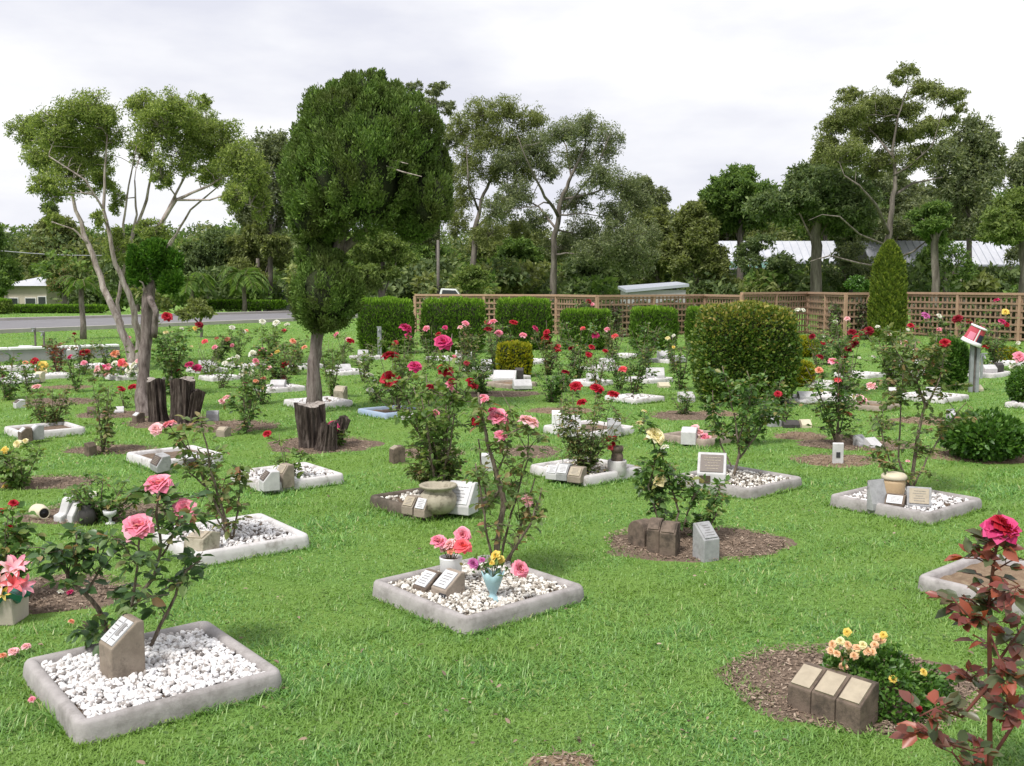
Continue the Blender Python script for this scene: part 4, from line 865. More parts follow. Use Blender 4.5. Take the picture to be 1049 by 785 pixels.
# middle distance roses  (label, bx, by, x0, x1, ytop, blooms, canes, leaves, ls, mat)
MID = [
 ('rose with small red and pink blooms at the left border above the wrapped flower pot', 6, 618, -28, 32, 512, [(14, 516, 'red', 9), (1, 524, 'red', 10), (14, 563, 'pink', 13), (10, 540, 'red', 6)], 7, 420, .045, 'leaf_rose'),
 ('low rose with pale yellow blooms in soil at the left border', 20, 500, -18, 50, 448, [(18, 455, 'cream', 9), (5, 462, 'yellow', 9), (2, 478, 'cream', 10), (12, 488, 'yellow', 8), (26, 452, 'cream', 6), (8, 500, 'yellow', 12)], 9, 420, .045, 'leaf_rose_light'),
 ('low untidy rose spreading behind the fallen vase at left', 102, 535, 68, 162, 488, [(95, 507, 'white', 9)], 12, 520, .038, 'leaf_rose'),
 ('brownish rose with one pale pink bloom in the left white bed', 52, 440, 28, 78, 393, [(38, 397, 'lightpink', 9)], 10, 420, .045, 'leaf_rose_dry'),
 ('tall thin rose with small pale flowers standing in soil at left', 106, 464, 86, 120, 374, [(100, 376, 'lightpink', 5), (97, 384, 'white', 4), (110, 378, 'pink', 5)], 5, 300, .045, 'leaf_rose_dry'),
 ('small rose with two dark red blooms touching the cypress trunk', 128, 418, 118, 142, 396, [(124, 399, 'red', 9), (136, 397, 'red', 10)], 4, 70, .045, 'leaf_rose_light'),
 ('tall bushy rose with red, white and crimson blooms behind the twin stumps', 178, 404, 150, 212, 322, [(171, 325, 'red', 11), (194, 374, 'magenta', 9), (202, 377, 'magenta', 9), (184, 381, 'red', 9), (170, 341, 'cream', 6), (186, 337, 'white', 5), (200, 337, 'yellow', 5), (204, 333, 'darkred', 9), (177, 358, 'white', 4), (168, 388, 'white', 4), (175, 388, 'white', 5), (196, 355, 'cream', 4)], 12, 900, .06, 'leaf_rose'),
 ('rose with peach and white blooms in soil right of the twin stumps', 250, 444, 226, 274, 358, [(252, 395, 'pink', 10), (232, 408, 'lightpink', 9), (235, 371, 'white', 9), (227, 412, 'lightpink', 7), (262, 391, 'peach', 6), (238, 367, 'white', 5)], 8, 460, .05, 'leaf_rose'),
 ('rose with pink, red and white blooms left of the cypress trunk', 288, 398, 262, 314, 340, [(268, 361, 'pink', 11), (259, 363, 'white', 9), (292, 374, 'red', 9), (290, 387, 'pink', 8), (284, 361, 'yellow', 6), (277, 364, 'peach', 5)], 9, 520, .055, 'leaf_rose'),
 ('standard white rose with a single short stem in the lawn', 226, 398, 216, 248, 364, [(231, 373, 'white', 8), (243, 366, 'white', 5), (238, 378, 'white', 5)], 5, 140, .05, 'leaf_rose_light'),
 ('rose with one dark orange-red bloom right of the cypress trunk', 340, 408, 326, 362, 344, [(359, 350, 'red', 9), (312, 356, 'peach', 6)], 8, 340, .05, 'leaf_rose_light'),
 ('small rose with a crimson bloom lying against the leaning stump', 346, 458, 326, 360, 432, [(341, 437, 'magenta', 13)], 5, 110, .045, 'leaf_rose_light'),
 ('slender young rose with one red bloom left of the sawn stump', 298, 498, 272, 318, 442, [(274, 445, 'red', 10)], 3, 120, .05, 'leaf_rose_light'),
 ('low white-flecked bush at the left of the blue bed', 386, 412, 370, 402, 386, [(379, 385, 'white', 8), (385, 392, 'white', 7), (379, 400, 'white', 8), (398, 400, 'white', 5)], 7, 200, .045, 'leaf_rose'),
 ('tall rose with crimson blooms left of the yellow box shrub', 478, 386, 462, 500, 326, [(477, 332, 'pink', 8), (500, 338, 'darkred', 9), (505, 330, 'pink', 8), (465, 366, 'pink', 6), (472, 336, 'lightpink', 6)], 9, 520, .055, 'leaf_rose_dry'),
 ('rose with bright pink blooms above the yellow box shrub', 508, 384, 494, 526, 322, [(511, 342, 'pink', 9), (503, 331, 'magenta', 8), (526, 331, 'red', 9), (523, 351, 'pink', 7), (536, 344, 'pink', 8)], 8, 360, .055, 'leaf_rose'),
 ('rose with red blooms just right of the yellow box shrub', 562, 384, 544, 582, 326, [(559, 347, 'red', 10), (571, 356, 'coral', 8), (562, 352, 'darkred', 7), (560, 341, 'red', 8), (548, 337, 'magenta', 7)], 9, 480, .055, 'leaf_rose_dry'),
 ('rose with a flat red bloom in front of the fourth box hedge', 594, 390, 576, 626, 328, [(603, 363, 'red', 9), (610, 344, 'magenta', 8), (597, 337, 'coral', 6), (590, 356, 'coral', 6)], 9, 560, .055, 'leaf_rose'),
 ('rose in front of the gap between the fourth and fifth box hedges', 628, 370, 612, 648, 322, [(630, 345, 'coral', 8), (622, 338, 'pink', 6)], 8, 320, .055, 'leaf_rose_dry'),
 ('leafy flowerless rose in front of the fifth box hedge', 660, 372, 642, 684, 328, [], 9, 520, .06, 'leaf_rose'),
 ('rose just left of the round golden shrub', 697, 400, 676, 712, 348, [(690, 356, 'yellow', 4)], 7, 300, .055, 'leaf_rose'),
 ('small tufted rose in a brown soil patch below the golden shrub', 700, 426, 684, 714, 402, [], 8, 230, .04, 'leaf_rose'),
 ('low dense green bush behind the three red blooms', 565, 412, 540, 590, 380, [], 14, 640, .04, 'leaf_shrub'),
 ('rose with dark red blooms clustered high in the right middle', 868, 404, 836, 898, 330, [(873, 341, 'darkred', 10), (890, 339, 'darkred', 10), (883, 341, 'darkred', 8), (874, 352, 'darkred', 11), (869, 358, 'darkred', 8), (840, 366, 'darkred', 8), (877, 347, 'red', 7), (864, 366, 'darkred', 6), (851, 350, 'darkred', 6)], 11, 760, .055, 'leaf_rose'),
 ('leafy rose with tiny white flowers in front of the conical conifer', 912, 400, 886, 944, 334, [(899, 335, 'white', 5), (911, 343, 'white', 5), (895, 366, 'white', 5), (880, 367, 'white', 4), (930, 338, 'white', 4)], 12, 820, .055, 'leaf_rose_light'),
 ('rose with deep red blooms against the lattice left of the bucket post', 975, 384, 944, 996, 318, [(981, 327, 'darkred', 10), (948, 324, 'purple', 8), (962, 338, 'pink', 6), (933, 334, 'red', 7), (940, 337, 'magenta', 6), (962, 324, 'white', 6)], 11, 620, .055, 'leaf_rose'),
 ('rose with red blooms against the lattice right of the bucket post', 1020, 380, 1000, 1049, 320, [(1026, 330, 'magenta', 9), (1010, 356, 'red', 8), (1021, 308, 'magenta', 7), (1030, 320, 'yellow', 8), (1031, 333, 'red', 6), (1043, 352, 'white', 5)], 10, 560, .055, 'leaf_rose'),
 ('white-flowered rose at the right border beside the dark green bush', 1046, 400, 1032, 1070, 362, [(1044, 366, 'pink', 12), (1036, 376, 'white', 5), (1040, 385, 'white', 4)], 8, 300, .05, 'leaf_rose_light'),
 ('small red rose on a thin stem right of the golden shrub', 806, 436, 784, 824, 396, [(797, 404, 'red', 9)], 4, 110, .05, 'leaf_rose'),
 ('leaning leafy rose at the foot of the golden shrub on its right', 766, 455, 750, 800, 384, [], 6, 320, .055, 'leaf_rose'),
 ('rose at the far left border before the low wall', 8, 410, -14, 26, 356, [(4, 386, 'pink', 5)], 7, 300, .055, 'leaf_rose'),
 ('small twisted rose standing on the lawn at the far left', 8, 410, -4, 16, 392, [], 3, 70, .045, 'leaf_rose'),
 ('rose with purplish leaves in the middle of the far left beds', 60, 384, 48, 74, 344, [(35, 370, 'red', 8)], 8, 300, .055, 'leaf_red'),
 ('rose with a rusty red head right of the purplish rose', 86, 384, 76, 100, 346, [(87, 362, 'red', 12), (76, 342, 'darkred', 4)], 7, 240, .055, 'leaf_rose_dry'),
 ('rose with orange-pink flowers left of the forked pale trunk', 112, 382, 98, 130, 344, [(118, 363, 'peach', 10), (123, 371, 'peach', 9), (104, 377, 'pink', 8), (110, 376, 'pink', 9)], 8, 320, .055, 'leaf_rose'),
 ('rose with small peach flowers behind the twin stumps to the right', 222, 372, 206, 244, 340, [(233, 348, 'peach', 6), (222, 347, 'peach', 5), (238, 354, 'pink', 5)], 9, 420, .06, 'leaf_rose'),
 ('rose with tiny white flowers high left of the cypress foliage', 280, 362, 258, 300, 328, [(269, 330, 'white', 7), (283, 331, 'white', 8), (294, 333, 'white', 7), (252, 339, 'peach', 5), (291, 339, 'coral', 6)], 8, 380, .065, 'leaf_rose_light'),
 ('rose with a rusty tinge below the cypress foliage on its left', 300, 384, 284, 320, 340, [(300, 350, 'peach', 7), (318, 370, 'white', 5)], 8, 340, .055, 'leaf_rose_dry'),
 ('pale rose with white flowers below the first box hedge', 372, 392, 358, 388, 350, [(368, 372, 'white', 6), (374, 378, 'white', 5)], 7, 240, .05, 'leaf_rose_light'),
 ('tall leafy rose between the urn rose and the yellow box shrub', 492, 404, 470, 512, 350, [(478, 372, 'coral', 6)], 8, 420, .055, 'leaf_rose'),
 ('rose with thin bare stems behind the dry bushy rose', 636, 400, 618, 654, 352, [], 7, 220, .05, 'leaf_rose'),
 ('yellow-green leafy rose in front of the sixth box hedge', 716, 372, 700, 734, 336, [(690, 344, 'white', 4)], 6, 240, .06, 'leaf_rose_light'),
 ('small bush with brown tips behind the right-hand pink rose', 905, 440, 888, 922, 424, [], 5, 90, .04, 'leaf_rose_dry'),
 ('rose with white heads between the golden shrub and the conifer', 848, 374, 832, 866, 326, [(817, 318, 'white', 6), (823, 318, 'white', 5), (844, 345, 'white', 4)], 9, 420, .06, 'leaf_rose'),
 ('climbing rose with dull red flowers on the lattice by the fourth hedge', 594, 352, 582, 606, 304, [(603, 309, 'darkred', 6), (607, 312, 'pink', 4)], 7, 320, .06, 'leaf_rose'),
 ('tall grey-stemmed rose on the slope before the road at far left', 56, 372, 44, 72, 338, [], 5, 160, .05, 'leaf_rose'),
 ('thin rose with two pink blooms in the lawn left of the first box hedge', 352, 376, 340, 366, 338, [(345, 343, 'pink', 7), (357, 348, 'lightpink', 6)], 6, 200, .05, 'leaf_rose_light'),
 ('leggy rose with crimson blooms in front of the first box hedge', 412, 388, 396, 430, 340, [(418, 345, 'magenta', 8), (405, 352, 'red', 7)], 8, 280, .05, 'leaf_rose_light'),
 ('leggy rose with a pink and a red bloom in front of the second box hedge', 442, 378, 428, 458, 332, [(437, 337, 'pink', 8), (449, 343, 'red', 7), (456, 336, 'magenta', 6)], 8, 300, .05, 'leaf_rose'),
 ('pale green rose before the gap between the second and third box hedges', 506, 366, 494, 520, 326, [(499, 331, 'red', 6)], 7, 220, .05, 'leaf_rose_light'),
 ('thin rose with small coral blooms in front of the third box hedge', 540, 350, 528, 556, 322, [(538, 325, 'coral', 7), (549, 330, 'red', 6)], 7, 240, .055, 'leaf_rose_dry'),
 ('light green rose with three red blooms left of the slim rose', 612, 404, 598, 630, 352, [(606, 356, 'red', 7), (620, 360, 'red', 6)], 8, 300, .045, 'leaf_rose_light'),
 ('thin rose with red buds in front of the fourth box hedge on its left', 578, 402, 564, 594, 352, [(572, 360, 'red', 6), (585, 357, 'darkred', 6)], 7, 240, .05, 'leaf_rose'),
 ('pale rose with yellowish blooms between the fifth hedge and the golden shrub', 690, 382, 678, 706, 340, [(684, 347, 'cream', 6)], 7, 240, .05, 'leaf_rose_light'),
 ('thin rose with dark red blooms right of the upper yellow shrub', 838, 384, 824, 850, 340, [(832, 345, 'darkred', 7), (843, 352, 'red', 6)], 6, 220, .05, 'leaf_rose'),
 ('leggy rose with pale pink blooms left of the dark oval shrub', 932, 396, 918, 950, 346, [(926, 352, 'lightpink', 7), (938, 358, 'white', 5)], 8, 300, .05, 'leaf_rose_light'),
 ('spreading light green rose before the right-hand lattice run', 1000, 366, 984, 1016, 324, [(992, 330, 'darkred', 8), (1006, 336, 'pink', 6)], 8, 320, .06, 'leaf_rose_light'),
 ('rose with pale blooms before the lattice between conifer and golden shrub', 862, 366, 846, 880, 322, [(856, 330, 'white', 5), (868, 327, 'lightpink', 6)], 8, 320, .06, 'leaf_rose_light'),
 ('thin pink rose beside the low wall end left of the forked trunk', 140, 372, 126, 152, 340, [(132, 347, 'pink', 6)], 6, 180, .05, 'leaf_rose_light'),
 ('light green rose with coral blooms right of the tall bushy rose', 214, 388, 202, 230, 346, [(210, 350, 'coral', 7), (220, 356, 'pink', 6)], 7, 260, .05, 'leaf_rose_light'),
 ('leggy rose with pink blooms midway between the twin stumps and the cypress trunk', 268, 414, 254, 284, 366, [(262, 371, 'pink', 8), (275, 377, 'lightpink', 7), (270, 388, 'peach', 6)], 8, 300, .045, 'leaf_rose'),
 ('thin light rose with white blooms near the road left of the cypress', 244, 366, 230, 258, 332, [(238, 336, 'white', 6), (250, 340, 'white', 5)], 7, 240, .055, 'leaf_rose_light'),
 ('small sparse rose with a peach bloom in the far left lawn', 30, 402, 18, 44, 366, [(26, 372, 'peach', 6)], 6, 180, .045, 'leaf_rose_light'),
 ('thin rose with magenta blooms in the far left lawn before the wall', 78, 402, 66, 92, 360, [(72, 366, 'magenta', 6), (86, 372, 'pink', 6)], 6, 200, .045, 'leaf_rose'),
]
random.seed(21)
for (l, bx, by, x0, x1, yt, bl, cn, nl, ls, mm) in MID:
    rose(l, bx, by, x0, x1, yt, bl, canes=cn, leaves_n=nl, ls=ls, m=mm, stem='bark_rose', bare=.08, rad=.007 if by > 400 else .009, cat='rose bush' if 'bush ' not in l.split('rose')[0] else 'shrub')

# chrysanthemum clump by the stone trio
def daisy():
    base = G(893, 722); Y = base.y
    t = thing('chrysanthemum_bush', base, 'rounded chrysanthemum bush with apricot flowers beside the brown stone trio', 'flower bush', 'low shrubs')
    n = 5200; d = rdir(n); d[:, 2] = np.abs(d[:, 2]); r = RNG.uniform(.6, 1, (n, 1)) ** .5
    wob = 1 + .13 * np.sin(d[:, 0:1] * 9) + .1 * np.cos(d[:, 1:2] * 8)
    P = d * r * wob * np.array([.225, .20, .20]); P[:, 0] *= np.where(P[:, 0] > 0, 1.2, 1.0)
    L = RNG.uniform(.012, .03, n)
    P[:, 0] += .01
    leaves('foliage', P, nrm(d + RNG.normal(size=(n, 3)) * .6), d + RNG.normal(size=(n, 3)) * .5, L, L * .6, 'oval', 'leaf_shrub', t)
    b = MB()
    for _ in range(30):
        a = random.uniform(0, 6.28); e = Vector((math.cos(a) * .18, math.sin(a) * .16, random.uniform(.05, .17)))
        b.tube(bez(Vector((0, 0, -.01)), Vector((e.x * .3, e.y * .3, e.z)), e, 4), .003, 4)
    b.build('stems', 'cane_green', t)
    for (x, y) in [(853, 660), (861, 657), (868, 661), (878, 664), (884, 661), (889, 667), (898, 653), (903, 655), (875, 672), (865, 676), (888, 669), (864, 683), (851, 667), (870, 668), (880, 670), (896, 661), (857, 670), (894, 668)]:
        bloom(V(x, y, Y - random.uniform(-.02, .10)) - base, .032, 'apricot' if random.random() < .7 else 'cream', t, look=R(random.uniform(10, 60)))
    for (x, y) in [(915, 696), (946, 689), (905, 651), (868, 648)]:
        bloom(V(x, y, Y - .14) - base, .03, 'yellow', t, look=R(50))
daisy()

# ------------------------------------------------------------------ clipped shrubs and hedges
def superq(n, ax, ay, az, e, bottom=True):
    d = nrm(RNG.normal(size=(n, 3)))
    k = (np.abs(d[:, 0]) ** e + np.abs(d[:, 1]) ** e + np.abs(d[:, 2]) ** e) ** (-1 / e)
    s = d * k[:, None]
    nn = nrm(np.sign(s) * np.abs(s) ** (e - 1) / np.array([ax, ay, az]))
    return s * np.array([ax, ay, az]), nn
def clipped(name, label, cat, bx, by, x0, x1, ytop, e, n, ls, m, mtop=None, depth=None, group='clipped shrubs', rz=0, tpl='fold', updir=0.6, shagg=0.03, core=.86, lift=0.0, wr=.6, stem=True, topcut=.86, softtop=.05):
    base = G(bx, by); Y = base.y; sc = Y / F
    H = V(bx, ytop, Y).z; ax = (x1 - x0) / 2 * sc; ay = depth / 2 if depth else ax; az = (H - lift) / 2; xc = ((x0 + x1) / 2 - bx) * sc
    t = thing(name, base, label, cat, group, rz)
    S, Nn = superq(n, ax, ay, az, e)
    low = 1 + .035 * np.sin(S[:, 0:1] * 7 / ax + 1) * np.cos(S[:, 2:3] * 6 / az) + shagg * RNG.normal(size=(n, 1)) * .6
    P = S * low * RNG.uniform(.90, 1.0, (n, 1)); P[:, 2] += az + lift; P[:, 0] += xc
    P = P - Nn * ls * .4
    T = nrm(Nn * .8 + np.array([0, 0, updir]) + RNG.normal(size=(n, 3)) * .45)
    L = ls * RNG.uniform(.6, 1.3, n); mi = None; ms = m
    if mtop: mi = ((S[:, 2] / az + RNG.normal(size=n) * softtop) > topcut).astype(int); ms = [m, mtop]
    leaves('foliage', P, T, Nn + RNG.normal(size=(n, 3)) * .6, L, L * wr, tpl, ms, t, mi)
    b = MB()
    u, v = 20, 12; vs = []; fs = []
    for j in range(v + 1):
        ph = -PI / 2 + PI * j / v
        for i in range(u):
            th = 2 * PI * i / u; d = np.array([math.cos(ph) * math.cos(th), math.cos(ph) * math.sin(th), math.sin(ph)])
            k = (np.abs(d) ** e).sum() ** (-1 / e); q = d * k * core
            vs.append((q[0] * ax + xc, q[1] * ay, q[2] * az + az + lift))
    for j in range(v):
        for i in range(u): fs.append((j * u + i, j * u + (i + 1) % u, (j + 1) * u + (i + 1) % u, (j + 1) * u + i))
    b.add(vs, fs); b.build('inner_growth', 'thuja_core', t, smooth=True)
    return t
HG = 'clipped box hedges in a row'
hl = [('first box hedge from the left, beside the tall cypress', 397, 362, 368, 424, 306), ('widest box hedge, second from the left', 465, 361, 432, 498, 306), ('third box hedge from the left', 537, 358, 508, 565, 306),
      ('fourth box hedge, lower than the three to its left', 600, 358, 574, 626, 317), ('fifth box hedge, standing before the lattice post', 670, 358, 646, 693, 315), ('last box hedge, half hidden by the round golden shrub', 718, 356, 703, 736, 315)]
for (l, bx, by, x0, x1, yt) in hl:
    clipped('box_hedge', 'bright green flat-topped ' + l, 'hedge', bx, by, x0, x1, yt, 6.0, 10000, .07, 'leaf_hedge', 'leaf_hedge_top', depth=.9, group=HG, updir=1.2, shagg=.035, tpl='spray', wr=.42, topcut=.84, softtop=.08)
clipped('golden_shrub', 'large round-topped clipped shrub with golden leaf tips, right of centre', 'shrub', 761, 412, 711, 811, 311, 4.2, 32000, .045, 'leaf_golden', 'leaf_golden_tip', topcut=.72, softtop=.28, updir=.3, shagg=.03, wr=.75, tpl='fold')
clipped('yellow_shrub', 'yellow-green square shrub left of centre behind the marble slab', 'shrub', 527, 386, 509, 545, 351, 5, 3500, .06, 'leaf_yellow', None, depth=.5)
clipped('yellow_shrub', 'upper yellow shrub peeking out right of the golden shrub', 'shrub', 824, 366, 809, 838, 345, 3, 2600, .06, 'leaf_yellow')
clipped('yellow_shrub', 'lower brighter yellow shrub right of the golden shrub', 'shrub', 821, 396, 809, 833, 370, 3, 2600, .05, 'leaf_yellow')
clipped('yellow_shrub', 'small yellow shrub right of the bucket post', 'shrub', 1030, 372, 1020, 1040, 356, 3, 1800, .06, 'leaf_yellow')
clipped('oval_shrub', 'dark green oval shrub just left of the bucket post', 'shrub', 969, 399, 950, 988, 347, 3, 7000, .055, 'leaf_shrub')
clipped('green_bush', 'low dark green dense bush on the lawn at the right', 'shrub', 1007, 470, 968, 1046, 424, 2.2, 7000, .05, 'leaf_shrub', updir=.2, shagg=.12, core=.75, tpl='oval')
clipped('green_bush', 'dark green bush cut by the right border', 'shrub', 1048, 416, 1034, 1075, 378, 2.4, 4500, .05, 'leaf_shrub', updir=.2, shagg=.1, core=.75)

def cone_tree():
    base = G(908, 350); Y = base.y; H = V(908, 247, Y).z; W = 17 / F * Y
    t = thing('conical_conifer', base, 'narrow yellow-green conical conifer standing in front of the lattice corner', 'tree')
    n = 24000; u = RNG.uniform(0, 1, n) ** .85; th = RNG.uniform(0, 2 * PI, n)
    prof = np.interp(u, [0, .1, .45, .8, .93, 1], [.9, 1, 1, .78, .42, .03]) * W
    lob = 1 + .10 * np.sin(th * 7 + u * 23) * np.sin(u * 40 + th * 3)
    r = prof * lob * RNG.uniform(.82, 1.0, n)
    P = np.stack([r * np.cos(th), r * np.sin(th), u * H * .985], 1)
    out = np.stack([np.cos(th), np.sin(th), np.zeros(n)], 1)
    T = nrm(out * .45 + np.array([0, 0, 1.0]) + RNG.normal(size=(n, 3)) * .3); L = RNG.uniform(.06, .13, n)
    leaves('foliage', P, T, out + RNG.normal(size=(n, 3)) * .5, L, L * .42, 'spray', 'leaf_thuja', t)
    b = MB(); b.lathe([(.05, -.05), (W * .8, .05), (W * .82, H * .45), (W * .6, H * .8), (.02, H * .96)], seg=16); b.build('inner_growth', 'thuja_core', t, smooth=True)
    b = MB(); b.tube([(0, 0, -.05), (0, 0, .3)], .06, 8); b.build('trunk', 'bark_cypress', t)
cone_tree()

# ------------------------------------------------------------------ trees
def crown_pts(blobs, n, clump=.34, sub=16, shell=.45, flat=1.0):
    bl = np.array(blobs); w = (bl[:, 3] * bl[:, 4] * bl[:, 5]) ** (2 / 3); w /= w.sum()
    P = []; C = []
    for i, q in enumerate(bl):
        k = max(4, int(sub * (w[i] * len(bl)) ** .7)); m = int(n * w[i])
        d = nrm(RNG.normal(size=(k, 3))); r = RNG.uniform(shell, 1, (k, 1)) ** .6
        c = q[:3] + d * r * q[3:6] * .85
        idx = RNG.integers(0, k, m); rr = RNG.uniform(.6, 1.3, k)[idx][:, None]
        off = nrm(RNG.normal(size=(m, 3))) * RNG.uniform(0, 1, (m, 1)) ** .45
        P.append(c[idx] + off * q[3:6] * clump * rr * np.array([1, 1, flat])); C.append(c)
    return np.concatenate(P), np.concatenate(C)
def branch(b, p0, p2, r0, r1, sides=6, bend=.25, n=6, kink=.03):
    p0, p2 = Vector(p0), Vector(p2); L = (p2 - p0).length
    p1 = p0.lerp(p2, .5) + Vector((-(p2.x - p0.x) * bend, -(p2.y - p0.y) * bend, L * bend * .3))
    pts = bez(p0, p1, p2, n); pts = [pts[0]] + [p + Vector((random.gauss(0, 1), random.gauss(0, 1), random.gauss(0, 1))) * kink * L * .5 for p in pts[1:-1]] + [pts[-1]]
    b.tube(pts, [r0 + (r1 - r0) * (i / (n - 1)) ** .8 for i in range(n)], sides)
    return pts
def nearest(nodes, p, zw=1.0):
    return min(nodes, key=lambda q: (q[0] - p).length + max(0, q[0].z - p.z) * 2.5)
def tree(label, Y, limbs, blobs, n, ls, m, bark='bark_gum', cat='tree', group=None, name='gum_tree', droop=0.0, gz0=None, clump=.34, sub=16, yspread=.6, wr=.4, tpl='fold', twigs=1.0, z0=None, flat=.8, shell=.45, rk=1.0):
    if 'gum_tree' == name: rk = .55
    limbs = [[(x, y, r * rk, dy) for (x, y, r, dy) in ln] for ln in limbs]
    """limbs: polylines of (px,py,radius_m,dy); blobs (px,py,rx_px,ry_px[,dy])"""
    if name in ('gum_tree', 'paperbark_tree') and yspread == .5 or name == 'paperbark_tree' or rk == .55 and len(blobs) > 13 and ls < .25:
        fx, fy = (1.15, 1.3) if name == 'paperbark_tree' else (1.12, 1.5)
        blobs = [(q[0], q[1] + (fy - 1) * q[3] * .3, q[2] * fx, q[3] * fy) + tuple(q[4:]) for q in blobs]
    sc = Y / F; bx = limbs[0][0][0]
    bz = z0 if z0 is not None else 0
    base = Vector((V(bx, YH, Y).x, Y, bz))
    t = thing(name, base, label, cat, group)
    b = MB(); nodes = []
    for li, ln in enumerate(limbs):
        pts = [V(x, y, Y + dy) - base for (x, y, r, dy) in ln]
        if li == 0 and z0 is not None: pts[0].z = -.1
        rr = [q[2] for q in ln]; fine = []; fr = []
        for i in range(len(pts) - 1):
            for k in range(4):
                f = k / 4; fine.append(pts[i].lerp(pts[i + 1], f) + Vector((random.gauss(0, 1), random.gauss(0, 1), 0)) * rr[i] * .22); fr.append(rr[i] * (1 - f) + rr[i + 1] * f)
        fine.append(pts[-1]); fr.append(rr[-1]); b.tube(fine, fr, 8, wob=.10)
        nodes += [(p, r) for p, r in list(zip(fine, fr))[2:]]
    W = (max(q[0] + q[2] for q in blobs) - min(q[0] - q[2] for q in blobs)) * sc / 2
    B = []
    for q in blobs:
        dy = q[4] if len(q) > 4 else random.uniform(-yspread, yspread) * W
        c = V(q[0], q[1], Y + dy) - base; rx = q[2] * sc; B.append((c.x, c.y, c.z, rx, rx * .95, q[3] * sc))
        cv = Vector(c); src, r = nearest(nodes, cv)
        br = branch(b, src, cv - Vector((0, 0, q[3] * sc * .3)), min(r * .7, .035 * rx + .02), .006 + .01 * rx, 5)
        nodes += [(p, .012 + .015 * rx) for p in br[2:]]
    P, C = crown_pts(B, n, clump, sub, shell=shell, flat=flat)
    nd = [(Vector(p), r) for p, r in nodes]
    na = np.array([p[:] for p, r in nd])
    for c in C[::max(1, int(1 / twigs))]:
        dd = np.linalg.norm(na - c, axis=1) + np.maximum(0, na[:, 2] - c[2]) * 2
        j = int(dd.argmin()); branch(b, nd[j][0], c, min(nd[j][1] * .5, .012 + .004 * W), .004 + .001 * W, 4, n=4)
    b.build('trunk', bark, t, smooth=True)
    T = rdir(len(P)); T[:, 2] -= droop; L = ls * RNG.uniform(.6, 1.35, len(P))
    leaves('crown', P, T, rdir(len(P)) + np.array([0, 0, .6]), L, L * wr, tpl, m, t)
    return t
# paperbark at the left
random.seed(5)
tree('spreading pale-barked tree with several leaning trunks and a wide airy crown at the left', 19.0,
     [[(136, 392, .16, 0), (134, 360, .13, 0), (122, 330, .11, 0), (106, 295, .09, .2), (90, 250, .075, .3), (75, 205, .05, .4), (68, 165, .03, .4)],
      [(140, 388, .12, 0), (142, 350, .10, 0), (135, 310, .085, -.2), (118, 270, .07, -.3), (106, 215, .05, -.4), (108, 170, .03, -.4), (110, 140, .02, -.4)],
      [(140, 388, .12, .1), (150, 345, .09, .1), (150, 300, .075, .3), (133, 250, .055, .4), (150, 205, .04, .4), (158, 160, .025, .3), (155, 125, .015, .3)],
      [(148, 388, .12, 0), (152, 340, .10, -.1), (150, 290, .08, -.2), (158, 240, .06, -.3), (180, 205, .045, -.4), (215, 190, .03, -.4), (240, 175, .02, -.3)],
      [(158, 240, .05, -.3), (172, 215, .04, 0), (190, 180, .03, .3), (205, 150, .02, .4)], [(133, 250, .045, .4), (140, 220, .035, .5), (138, 185, .02, .6)],
      [(180, 205, .035, -.4), (215, 205, .025, -.6), (245, 195, .015, -.6)], [(138, 388, .08, .2), (126, 345, .065, .3), (120, 310, .055, .3), (128, 270, .045, .2), (126, 230, .035, .1), (132, 190, .025, 0), (140, 150, .015, 0)], [(150, 385, .08, .3), (148, 335, .065, .4), (160, 290, .05, .5), (175, 250, .04, .5), (195, 215, .03, .4), (225, 190, .02, .3)], [(90, 250, .04, .3), (75, 235, .025, .2), (55, 228, .015, .1)], [(106, 215, .035, -.4), (88, 185, .025, -.6), (50, 160, .015, -.7)]],
     [(28, 135, 20, 18), (45, 158, 22, 20), (60, 128, 28, 20), (90, 112, 30, 18), (112, 128, 18, 20), (85, 155, 30, 24), (50, 190, 18, 14), (105, 180, 16, 22), (72, 178, 20, 18), (148, 108, 20, 16), (160, 130, 22, 20), (180, 112, 26, 18), (205, 128, 22, 20), (190, 150, 26, 24), (225, 145, 26, 22), (245, 165, 24, 24), (215, 175, 18, 14), (240, 200, 14, 12), (262, 180, 16, 18), (268, 205, 12, 20), (145, 150, 16, 18), (165, 175, 14, 14), (120, 205, 9, 14), (52, 225, 12, 9), (100, 225, 8, 8), (155, 235, 18, 12), (120, 250, 16, 16), (210, 105, 8, 8)],
     120000, .055, 'leaf_paperbark', 'bark_paper', name='paperbark_tree', yspread=.55, wr=.36, clump=.30, z0=0, sub=44, twigs=1, shell=.1, rk=.66)
